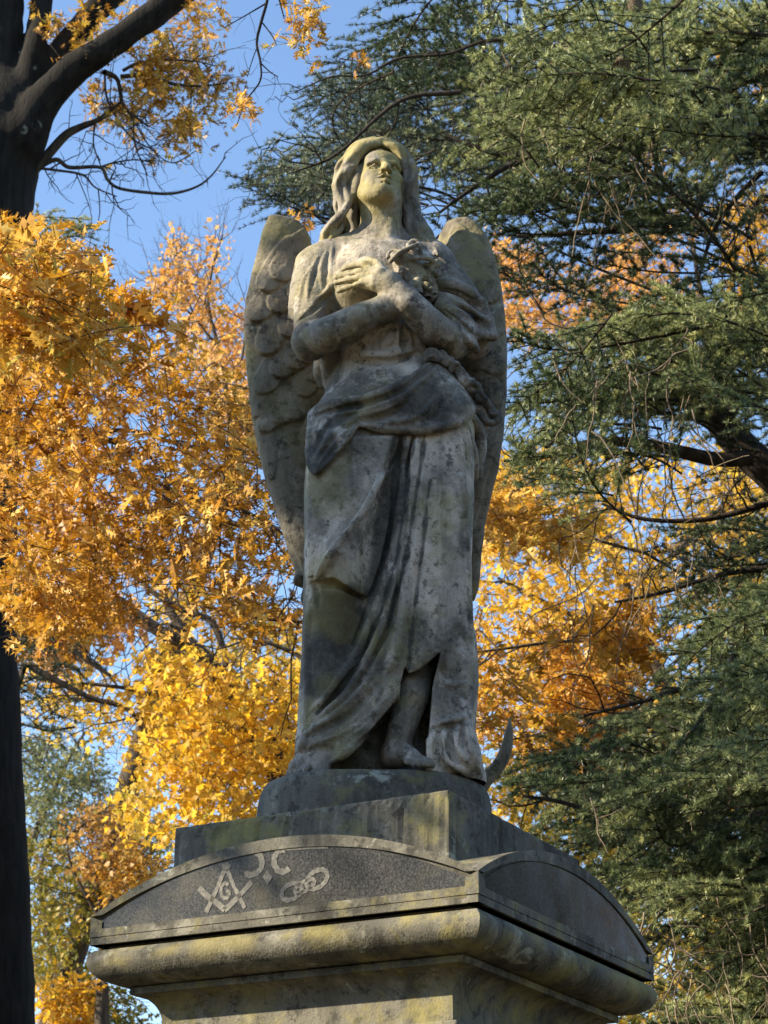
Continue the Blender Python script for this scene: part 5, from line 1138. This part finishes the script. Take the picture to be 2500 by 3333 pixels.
# the body under the cloth: bent knee on the left, standing leg on the right
G.tube(pix3([(1130, 1400, -.05), (1122, 1600, -.070), (1112, 1850, -.078), (1085, 2150, -.04), (1060, 2400, -.03)]), [.10, .105, .096, .078, .070], .05)
G.tube(pix3([(1430, 1400, -.055), (1432, 1700, -.070), (1425, 2000, -.072), (1420, 2150, -.062)]), [.095, .085, .078, .070], .04)
G.ell(W(1290, 1330, -.055), (.14, .095, .10), .06)
G.ell(W(1262, 1105, -.035), (.135, .095, .085), .05)
# valley between the legs
G.groove([(1318, 1440), (1275, 1620), (1235, 1800), (1180, 2000), (1120, 2180)], [.03, .045, .05, .04, .02], -.020, .04)
# right-hand hanging drapery that swells towards the base
G.tube(pix3([(1490, 2080, -.045), (1492, 2220, -.05), (1475, 2380, -.06), (1490, 2470, -.07), (1530, 2530, -.04)]), [.045, .050, .055, .060, .040], .03)
# open space under the front hem, around the bare leg
G.prism([(1318, 2170), (1330, 2192), (1395, 2168), (1436, 2120), (1412, 2200), (1392, 2300), (1386, 2420), (1388, 2520), (1400, 2620), (1060, 2620), (1078, 2484), (1118, 2462), (1205, 2375), (1284, 2285), (1306, 2215)], -.4, .012, .006, 's')
G.tube(pix3([(1260, 2300, .06), (1200, 2420, .05), (1190, 2540, .05)]), [.05, .06, .06], .03)
G.tube(pix3([(1385, 2350, .05), (1375, 2520, .05)]), [.04, .045], .03)
G.prism([(1352, 2190), (1430, 2125), (1408, 2240), (1394, 2400), (1366, 2420), (1372, 2260)], -.4, .06, .006, 's')
# left thigh panel, a lifted layer ending in the diagonal edge
G.layer([(1281, 1420), (1262, 1490), (1237, 1552), (1189, 1652), (1131, 1728), (1078, 1795), (1025, 1875), (1000, 1880), (1000, 1420)], -.4, .02, .013, .004, .085)
# mantle end over the knee with its hem at the left
G.layer([(1023, 1873), (1078, 1793), (1131, 1726), (1189, 1652), (1237, 1552), (1300, 1500), (1262, 1720), (1232, 1850), (1196, 1945), (1160, 1928), (1131, 1908), (1085, 1882), (1040, 1893), (1022, 1894)], -.4, .02, .014, .004, .10)
G.groove([(1010, 1900), (1045, 1903), (1085, 1893), (1130, 1920), (1172, 1945)], [.016, .014, .010, .008], .002, .006)
G.groove([(1026, 1900), (1032, 1940), (1034, 1975)], .014, -.001, .008)
G.ridge([(1296, 1412), (1278, 1470), (1237, 1552), (1189, 1653), (1131, 1727), (1078, 1793), (1026, 1872)], .0085, .002, .006)
G.ridge([(1085, 1800), (1115, 1795), (1150, 1790)], .008, .004, .010)
# pleats down the middle
PLA = [(1330, 1412), (1318, 1500), (1303, 1640), (1285, 1790), (1251, 1908), (1208, 2017), (1172, 2104), (1108, 2205), (1035, 2300)]
PLB = [(1364, 1409), (1349, 1534), (1325, 1679), (1302, 1815), (1271, 1940), (1241, 2050), (1178, 2178), (1121, 2264), (1030, 2345)]
PLC = [(1388, 1410), (1368, 1560), (1348, 1720), (1330, 1860), (1315, 1990), (1290, 2110), (1262, 2200)]
for P_ in (PLA, PLB): G.ridge(P_, [.012, .014, .015, .014, .012, .008], .001, .005)
G.ridge(PLC, [.010, .016, .020, .021, .018], .004, .008)
for P_ in ([((a[0] + b[0]) / 2, (a[1] + b[1]) / 2) for a, b in zip(PLA, PLB)], [(a + 19, b) for a, b in PLB[:7]], [(x - 24, y) for x, y in PLA[:7]]):
    G.groove(P_, [.007, .010, .010, .009, .005], .001, .005)
G.ridge([(1352, 1420), (1334, 1560), (1318, 1660)], .006, .002, .005)
# front right panel: thin seam, border edge at the right and shaped hem
G.groove([(1400, 1560), (1378, 1760), (1360, 1900), (1340, 2050), (1328, 2186)], [.003, .005, .006, .007], -.0022, .006)
G.ridge([(1352, 1900), (1336, 2040), (1318, 2180)], .008, .004, .008)
G.groove([(1450, 1600), (1462, 1800), (1462, 2060)], .012, -.008, .02)
G.ridge([(1496, 1420), (1512, 1600), (1522, 1800), (1530, 2000), (1536, 2180)], .008, .002, .006)
G.ridge([(1505, 1640), (1510, 1800), (1512, 2000), (1506, 2090)], .005, .001, .005)
G.ridge([(1270, 2176), (1290, 2182), (1324, 2192), (1360, 2186), (1396, 2172), (1440, 2125), (1470, 2100), (1505, 2090)], .009, .004, .006)
G.groove([(1452, 2120), (1442, 2160), (1440, 2200), (1462, 2230)], .010, -.002, .010)
# the fall of cloth on the right under the hem
G.ridge([(1400, 2180), (1398, 2260), (1394, 2340), (1392, 2352)], .012, .006, .010)
G.ridge([(1430, 2215), (1440, 2225), (1480, 2232), (1525, 2222)], .011, .004, .008)
G.ridge([(1394, 2350), (1410, 2362), (1450, 2352), (1490, 2340), (1535, 2325)], .012, .004, .007)
G.groove([(1400, 2376), (1450, 2368), (1500, 2354)], .010, -.001, .008)
for P_ in ([(1412, 2376), (1406, 2430), (1412, 2490), (1400, 2510)], [(1446, 2372), (1440, 2430), (1450, 2470), (1490, 2500), (1540, 2520)], [(1490, 2360), (1486, 2420), (1500, 2465), (1545, 2500)], [(1525, 2340), (1522, 2400), (1530, 2450), (1560, 2520)]):
    G.ridge(P_, .014, .006, .009)
for P_ in ([(1428, 2380), (1424, 2440), (1432, 2490), (1480, 2520), (1540, 2545)], [(1468, 2372), (1464, 2430), (1478, 2468), (1520, 2492)], [(1506, 2360), (1505, 2420), (1520, 2460)]):
    G.groove(P_, .011, -.001, .008)
# fall of cloth on the left down to the foot
for P_, r_ in (([(1200, 2060), (1160, 2150), (1100, 2235), (1040, 2290), (1000, 2330)], .008), ([(1255, 2090), (1215, 2190), (1150, 2275), (1075, 2340), (1010, 2380), (965, 2440)], .010),
               ([(1285, 2210), (1250, 2290), (1170, 2370), (1090, 2410), (1020, 2420)], .012), ([(1300, 2235), (1270, 2310), (1190, 2392), (1110, 2465), (1075, 2482)], .011), ([(1010, 2395), (975, 2440), (955, 2470)], .016)):
    G.ridge(P_, r_, .005, .010)
for P_ in ([(1180, 2150), (1110, 2240), (1040, 2318)], [(1225, 2230), (1150, 2320), (1060, 2372), (1000, 2400)], [(1210, 2330), (1120, 2395), (1050, 2420)], [(1080, 2440), (1030, 2440), (985, 2452)]):
    G.groove(P_, .009, -.003, .012)
G.ridge([(1008, 1950), (1004, 2100), (1004, 2250), (1000, 2330)], .012, .006, .012)
# bodice folds fanning out below the crossed arms
for P_ in ([(1265, 1030), (1215, 1070), (1170, 1110), (1140, 1132)], [(1280, 1040), (1240, 1090), (1190, 1125), (1150, 1150)], [(1292, 1050), (1268, 1100), (1240, 1140)], [(1300, 1050), (1300, 1100), (1285, 1145)], [(1318, 1060), (1330, 1110), (1335, 1150)], [(1150, 1150), (1230, 1162), (1300, 1150), (1350, 1140)], [(1125, 1140), (1160, 1120), (1190, 1100)], [(1340, 1080), (1370, 1120), (1390, 1150)]):
    G.ridge(P_, .017, .004, .009)
for P_ in ([(1275, 1062), (1225, 1105), (1165, 1140)], [(1288, 1066), (1262, 1112)], [(1308, 1062), (1316, 1120), (1312, 1150)], [(1155, 1175), (1230, 1180), (1290, 1176), (1350, 1150)]):
    G.groove(P_, .013, .001, .006)
# ---- mantle drawn round the hips: a separate cloth over the gown
MV = Vol(G.o, G.o + G.vs * (G.n - 1), G.vs); MV.n = G.n; MV.gp = []; MV.d = np.full(G.n, .5, np.float32)
BEL = [(1396, 1172), (1340, 1215), (1285, 1258), (1189, 1297), (1068, 1318), (1010, 1336), (1004, 1350), (1010, 1390), (1020, 1420), (1008, 1470), (1002, 1500), (1022, 1545), (1040, 1540), (1090, 1470), (1165, 1390), (1240, 1395), (1334, 1402), (1430, 1396), (1530, 1366), (1560, 1330), (1540, 1240), (1470, 1180)]
c = np.array([W(x, y, v) for x, y in BEL for v in (-.34, .12)]); sl, X, Y, Z = MV.sub(c.min(0) - .02, c.max(0) + .02)
px_, py_ = project(X, Y, Z); sd_ = poly_sd(px_, py_, BEL) * .00083
MV.d[sl] = smax(np.maximum(sd_, Y - .10), G.d[sl] - .018 - .006 * np.clip(1 - (py_ - 1180) / 240, 0, 1), .014).astype(np.float32)
MV.d = np.maximum(MV.d, -(G.d + .004))
for P_, r_ in (([(1400, 1168), (1340, 1214), (1285, 1258), (1189, 1298), (1068, 1319), (1010, 1338)], .013), ([(1425, 1190), (1385, 1232), (1310, 1290), (1200, 1330), (1090, 1352)], .010),
               ([(1180, 1384), (1260, 1398), (1334, 1402), (1430, 1392), (1528, 1366)], .012), ([(1432, 1262), (1400, 1325), (1340, 1365), (1250, 1378)], .0085), ([(1455, 1280), (1445, 1330), (1410, 1368), (1360, 1388)], .0085),
               ([(1480, 1290), (1492, 1340), (1480, 1375)], .008), ([(1310, 1300), (1250, 1335), (1180, 1350), (1110, 1395)], .009),
               ([(1006, 1345), (1016, 1400), (1010, 1450), (1004, 1500), (1020, 1540)], .014), ([(1160, 1388), (1110, 1440), (1060, 1500), (1030, 1542)], .013), ([(1120, 1380), (1070, 1430), (1030, 1490)], .010)):
    MV.ridge(P_, r_, .003, .008)
for P_ in ([(1415, 1180), (1365, 1225), (1300, 1275), (1200, 1314), (1090, 1335), (1025, 1352)], [(1330, 1308), (1260, 1350), (1180, 1372)], [(1445, 1300), (1420, 1350), (1370, 1378)], [(1080, 1370), (1040, 1420), (1022, 1470)], [(1135, 1400), (1080, 1465), (1040, 1520)], [(1040, 1372), (1030, 1400)]):
    MV.groove(P_, .010, -.002, .008)
# knot end and side pleats at the right hip
for P_, r_ in (([(1500, 1385, -.10), (1520, 1430, -.09), (1540, 1490, -.06), (1545, 1550, -.03)], [.020, .018, .016, .012]), ([(1530, 1368, -.08), (1552, 1400, -.05), (1562, 1450, -.03), (1556, 1540, -.01)], [.022, .02, .018, .014]), ([(1560, 1330, -.05), (1572, 1380, -.03), (1570, 1430, -.02)], [.016, .018, .012])):
    MV.tube(path3(P_), np.interp(np.linspace(0, 1, len(path3(P_))), np.linspace(0, 1, len(r_)), r_), .008)
# cloth hanging at the left under the elbow
for P_, r_ in (([(1062, 1120, -.02), (1052, 1170, -.01), (1040, 1215, .0), (1050, 1250, .01)], [.030, .026, .020, .014]), ([(1075, 1140, -.05), (1068, 1200, -.03), (1070, 1252, -.01)], [.024, .020, .014])):
    G.tube(path3(P_), np.interp(np.linspace(0, 1, len(path3(P_))), np.linspace(0, 1, len(r_)), r_), .008)
G.rough(.0017, 44, 8); MV.rough(.0014, 34, 9)
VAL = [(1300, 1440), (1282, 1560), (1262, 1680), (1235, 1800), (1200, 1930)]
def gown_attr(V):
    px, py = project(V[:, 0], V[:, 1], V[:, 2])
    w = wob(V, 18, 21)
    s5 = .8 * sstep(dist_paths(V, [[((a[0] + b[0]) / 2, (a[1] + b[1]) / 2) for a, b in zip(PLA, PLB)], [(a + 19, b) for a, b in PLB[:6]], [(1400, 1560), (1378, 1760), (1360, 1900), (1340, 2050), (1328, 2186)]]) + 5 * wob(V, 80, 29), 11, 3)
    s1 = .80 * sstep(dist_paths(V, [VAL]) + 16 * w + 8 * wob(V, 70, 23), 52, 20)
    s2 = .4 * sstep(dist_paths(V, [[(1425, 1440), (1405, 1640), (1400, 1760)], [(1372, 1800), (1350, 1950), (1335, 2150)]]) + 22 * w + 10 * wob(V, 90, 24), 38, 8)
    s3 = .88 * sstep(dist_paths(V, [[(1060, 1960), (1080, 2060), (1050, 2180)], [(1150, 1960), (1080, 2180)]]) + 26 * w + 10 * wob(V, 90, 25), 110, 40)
    s6 = .7 * near(V, G.gp, .004, .016) * sstep(py, 1180, 1260) * sstep(wob(V, 34, 36), -.5, .2)  # cut-line grime, strengthened to paint deep shade into the folds
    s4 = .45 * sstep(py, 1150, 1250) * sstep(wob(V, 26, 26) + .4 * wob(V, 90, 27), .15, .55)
    return {'stain_shade': np.clip(np.maximum.reduce([s1, s2, s3, s4, s5, s6]), 0, .85), 'pale': np.clip(.95 * sstep(w + .6 * wob(V, 60, 30), -.45, .35) * sstep(px, 1280, 1350) + .8 * sstep(py, 1230, 1170) + .7 * sstep(px, 1250, 1180) * sstep(w + .6 * wob(V, 60, 34), -.5, .3) * sstep(py, 1400, 1500) * sstep(py, 1950, 1850), 0, .95), 'moss': .25 * sstep(wob(V, 20, 28), .2, .7) * sstep(px, 1250, 1080)}  # pale on right panel, thigh and bodice paints in the light they catch
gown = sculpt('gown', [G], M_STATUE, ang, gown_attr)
sculpt('mantle', [MV], M_STATUE, ang, lambda V: {'stain_shade': np.clip(.78 * sstep(wob(V, 16, 31) + .35 * wob(V, 80, 33) + .9 * sstep(V[:, 0], .0, -.16), .15, .8) + .5 * near(V, MV.gp, .004, .016) * sstep(wob(V, 34, 36), -.5, .2), 0, .85), 'pale': .3 * sstep(wob(V, 30, 32), .2, .7)})  # mantle grime, its cut lines darkened further as painted fold shade

# ---- the full gathered sleeve over the far arm
S = Vol((.04, -.20, 4.05), (.40, .22, 4.62), .0032)
S.tube(path3([(1425, 905, .0), (1472, 965, .0), (1510, 1045, .02), (1528, 1095, .02)]), .068, .03)
for L, r_ in (([(1398, 920, -.075), (1452, 926, -.085), (1510, 945, -.070), (1572, 986, -.03)], [.018, .022, .018, .007]), ([(1420, 962, -.09), (1470, 975, -.10), (1530, 1002, -.085), (1580, 1040, -.04)], [.012, .016, .014, .008]),
              ([(1430, 995, -.10), (1490, 1030, -.11), (1552, 1080, -.08), (1610, 1096, -.03)], [.015, .022, .020, .008]), ([(1480, 1050, -.10), (1520, 1100, -.10), (1552, 1140, -.06)], [.016, .024, .010]), ([(1572, 986, -.03), (1592, 1040, -.02), (1610, 1096, -.03)], [.006, .014, .008])):
    p = path3(L); S.tube(p, np.interp(np.linspace(0, 1, len(p)), np.linspace(0, 1, len(r_)), r_), .022)
for L, r_ in (([(1480, 952, -.12), (1530, 975, -.10), (1575, 1012, -.07)], .013), ([(1500, 1010, -.14), (1550, 1046, -.12), (1592, 1072, -.09)], .017), ([(1520, 1062, -.13), (1556, 1100, -.11), (1580, 1120, -.09)], .014)):
    S.tube(path3(L), r_, .010, 's')
for P_ in ([(1440, 940), (1490, 950), (1540, 975)], [(1450, 1010), (1500, 1050), (1540, 1090)], [(1450, 985), (1500, 1000)]): S.groove(P_, .006, -.001, .006)
S.rough(.0014, 36, 12)
sculpt('sleeve', [S], M_STATUE, ang, lambda V: {'moss': .6 * sstep(wob(V, 22, 41), -.3, .4) * sstep(V[:, 0], .0, -.1), 'pale': .2 * sstep(wob(V, 30, 43), .1, .6), 'stain_shade': .45 * sstep(wob(V, 24, 42), .1, .6) * sstep(V[:, 0], .0, .1)})

# ---- wings
def wing(poly, Y0, lean, feathers, inner, seed, side):
    P = np.array([W(x, y, Y0) for x, y in poly]); lo, hi = P.min(0) - .03, P.max(0) + .03
    v = Vol((lo[0], Y0 - .13, lo[2]), (hi[0], Y0 + .16, hi[2]), .0036)
    sl, X, Y, Z = v.sub(v.o, v.o + v.vs * v.n)
    x2, z2 = np.broadcast_arrays(X[:, 0, :], Z[:, 0, :])
    PP = np.stack([P[:, 0], P[:, 2]], 1); sd2 = poly_sd(x2, z2, PP) - .007
    mid = (P[:, 0].min() + P[:, 0].max()) / 2; half = (P[:, 0].max() - P[:, 0].min()) / 2
    yc = Y0 + lean * ((x2 - mid) / half) + .035 * ((z2 - z2.mean()) / (z2.max() - z2.mean())) ** 2
    hgt = .022 + .016 * np.clip(-sd2 / .05, 0, 1)
    # feather relief: each lobe is a scale whose tip overlaps the one below
    rel = np.zeros_like(x2)
    for (fx, fz, ax, L, wd, ht) in feathers:
        c, s_ = math.cos(ax), math.sin(ax)          # axis pointing to the tip
        u = (x2 - fx) * c + (z2 - fz) * s_; w = -(x2 - fx) * s_ + (z2 - fz) * c
        tip = np.sqrt(np.maximum(u, 0) ** 2 + (w * (L / wd) * .9) ** 2) if False else np.hypot(np.maximum(u, 0) / L, w / wd)
        inside = np.clip((1 - np.hypot(np.where(u > 0, u / L, u / (L * 3.0)), w / wd)) / .07, 0, 1)
        prof_ = inside * ht * (.35 + .65 * np.clip((u + L) / (2 * L), 0, 1)) * (1 - .25 * np.abs(w / wd))
        rel = np.maximum(rel, prof_)
    hgt = hgt + rel + .0012 * np.sin(x2 * 55 + z2 * 40)
    f = smax(np.broadcast_to(sd2[:, None, :], v.d.shape), np.abs(Y - yc[:, None, :]) - hgt[:, None, :], .022)
    v.d[:] = f * .85
    v.rough(.0016, 30, seed)
    return v
WL = [(881, 700), (905, 695), (940, 700), (968, 712), (988, 735), (1002, 765), (1010, 800), (1040, 860), (1090, 1000), (1110, 1200), (1090, 1400), (1070, 1700), (1040, 1960), (1010, 1990), (1000, 1972), (985, 1935), (995, 1895), (960, 1884), (968, 1850), (949, 1800), (930, 1740), (904, 1658), (874, 1567), (844, 1447), (823, 1326), (811, 1206), (803, 1085), (809, 980), (826, 895), (844, 820), (862, 745)]
WR = [(1490, 698), (1520, 700), (1550, 722), (1580, 770), (1602, 840), (1622, 930), (1634, 1040), (1642, 1160), (1642, 1290), (1630, 1420), (1612, 1540), (1590, 1620), (1572, 1700), (1560, 1800), (1552, 1900), (1540, 1935), (1500, 1900), (1440, 1700), (1420, 1300), (1390, 1000), (1415, 880), (1430, 800), (1440, 740), (1462, 706)]
def feathers_for(rowdef, Y0):
    out = []
    for (x, y, ang_, L, wd, ht) in rowdef:
        p = W(x, y, Y0); out.append((p[0], p[2], math.radians(ang_), L, wd, ht))
    return out
FL = []
q = np.random.default_rng(3)
for (x, y, a_, L, wd) in [(935, 890, -110, .060, .042), (880, 930, -112, .055, .040), (985, 960, -100, .055, .042), (920, 1000, -115, .055, .040), (850, 1030, -115, .055, .04), (1000, 1060, -105, .055, .04), (950, 1080, -112, .050, .038), (880, 1130, -115, .060, .040),
                          (1005, 1160, -112, .050, .036), (970, 1190, -118, .045, .034), (930, 1215, -125, .050, .034), (1035, 1230, -112, .040, .028), (870, 1260, -118, .060, .04), (1000, 1270, -115, .05, .036)]:
    FL.append((x + q.uniform(-6, 6), y, a_ + q.uniform(-8, 8), L, wd, .026))
for (x, y, a_, L, wd) in [(940, 1345, -122, .072, .038), (900, 1370, -125, .075, .038), (985, 1330, -118, .07, .036), (1030, 1400, -112, .07, .034), (860, 1330, -118, .06, .034)]:
    FL.append((x, y, a_, L, wd, .024))
for (x, y, a_, L, wd) in [(860, 1420, -80, .16, .030), (905, 1540, -78, .17, .032), (945, 1660, -76, .17, .030), (985, 1760, -75, .16, .028), (1020, 1840, -74, .13, .026), (960, 1560, -78, .2, .03), (1010, 1620, -77, .2, .03)]:
    FL.append((x, y, a_, L, wd, .016))
wl = wing(WL, .14, .02, feathers_for(FL, .14), None, 51, -1)
FR = []
for (x, y, a_, L, wd) in [(1520, 900, -80, .06, .045), (1580, 960, -78, .06, .045), (1500, 1000, -78, .06, .042), (1590, 1080, -75, .055, .045), (1540, 1180, -70, .06, .045), (1600, 1200, -70, .055, .04), (1580, 1300, -70, .06, .04), (1520, 1260, -70, .06, .04)]:
    FR.append((x, y, a_, L, wd, .015))
for (x, y, a_, L, wd) in [(1600, 1360, -98, .17, .028), (1575, 1460, -99, .17, .028), (1550, 1560, -99, .18, .028), (1610, 1280, -97, .15, .03)]:
    FR.append((x, y, a_, L, wd, .008))
wr = wing(WR, .15, -.03, feathers_for(FR, .15), None, 52, 1)
sculpt('wing', [wl], M_WING, ang, lambda V: {'stain_shade': .6 * sstep(wob(V, 14, 61) + .35 * wob(V, 80, 62), .1, .7), 'moss': .22 * sstep(wob(V, 12, 63), .1, .7)})
sculpt('wing', [wr], M_WING, ang, lambda V: {'stain_shade': .5 * sstep(wob(V, 16, 64) + .35 * wob(V, 80, 65), .15, .7), 'moss': .12 * sstep(wob(V, 12, 66), .2, .7)})

# ---- bouquet at the breast and flower rope at the hip
K = Vol((.0, -.24, 4.36), (.24, -.0, 4.66), .0026)
q = np.random.default_rng(9)
for i in range(46):
    x, y = q.uniform(1285, 1425), q.uniform(845, 975)
    if y < 835 + (x - 1285) * .18 or y > 900 + (x - 1285) * .62: continue
    p = W(x, y, -.10 - .05 * q.random() - .02 * (1 - abs(x - 1350) / 80)); a_ = q.uniform(0, 3.1)
    K.ell(p, (.018 * q.uniform(.6, 1.2), .012, .011 * q.uniform(.6, 1.2)), .003, 'u', rotm('y', a_) @ rotm('x', q.uniform(-.6, .6)))
for i in range(26):
    x, y = q.uniform(1290, 1420), q.uniform(850, 940)
    K.ell(W(x, y, -.165), (.007, .012, .004), .003, 's', rotm('y', q.uniform(0, 3.1)))
K.tube(path3([(1330, 862, -.115), (1350, 900, -.110), (1375, 950, -.09)]), .044, .006)
for L, r_ in (([(1272, 850, -.165), (1298, 823, -.178), (1322, 811, -.180), (1346, 801, -.180), (1360, 797, -.172)], .0065), ([(1328, 812, -.17), (1330, 795, -.16), (1342, 785, -.155), (1358, 786, -.155), (1368, 797, -.155), (1368, 815, -.15), (1374, 838, -.14)], .0065),
              ([(1262, 838, -.155), (1268, 822, -.15), (1284, 816, -.15), (1300, 819, -.16)], .006), ([(1330, 844, -.155), (1358, 840, -.17), (1388, 841, -.17), (1407, 849, -.16), (1405, 864, -.15), (1386, 860, -.15)], .0065), ([(1312, 824, -.165), (1318, 850, -.15), (1322, 872, -.13)], .012), ([(1285, 832, -.16), (1300, 850, -.15), (1320, 862, -.13)], .012), ([(1345, 812, -.15), (1352, 840, -.14), (1356, 870, -.12)], .010)):
    K.tube(path3(L, 8), r_, .003)
sculpt('bouquet', [K], M_STATUE, ang, lambda V: {'moss': .3 * sstep(wob(V, 30, 71), .1, .6), 'stain_shade': .5 * sstep(wob(V, 40, 72), .0, .5)})
R_ = Vol((.10, -.20, 3.78), (.36, .10, 4.20), .0028)
C_ = smooth_path(np.array([(1398, 1148, -.135), (1454, 1172, -.12), (1493, 1206, -.10), (1541, 1264, -.08), (1585, 1317, -.055), (1618, 1362, -.03)]), 19)
for i, c in enumerate(C_):
    for j in range(4):
        R_.ell(W(c[0] + q.uniform(-13, 13), c[1] + q.uniform(-13, 13), c[2] - .012 * q.random()), (.015 * q.uniform(.6, 1.1), .010, .008 * q.uniform(.7, 1.2)), .003, 'u', rotm('y', q.uniform(0, 3.1)) @ rotm('x', q.uniform(-.7, .7)))
    R_.ell(W(c[0] + q.uniform(-8, 8), c[1] + q.uniform(-8, 8), c[2] - .024), (.005, .010, .005), .003, 's')
R_.tube(np.array([W(*c) for c in C_]), .013, .004)
R_.tube(path3([(1560, 1330, -.05), (1575, 1362, -.05), (1600, 1378, -.04), (1626, 1366, -.03), (1622, 1345, -.03)], 8), .009, .004)
sculpt('flower_rope', [R_], M_STATUE, ang, lambda V: {'stain_shade': .75 * sstep(wob(V, 30, 73) + .5 * sstep(V[:, 0], .2, .28), -.1, .5)})
# ---- curved anchor arm standing behind the base
A_ = Vol((.18, .10, Z2 - .0), (.40, .30, 3.40), .003)
p = path3([(1520, 2640, .20), (1560, 2570, .20), (1582, 2534, .20), (1617, 2500, .20), (1642, 2455, .20), (1655, 2400, .20), (1661, 2330, .20)], 10)
A_.tube(p, np.interp(np.linspace(0, 1, len(p)), [0, .3, .6, .85, 1], [.022, .021, .017, .011, .002]), 0)
A_.rough(.001, 40, 14)
sculpt('anchor_arm', [A_], M_WING, ang, lambda V: {'pale': .5 * sstep(V[:, 2], 3.26, 3.28)})
settle(ang);
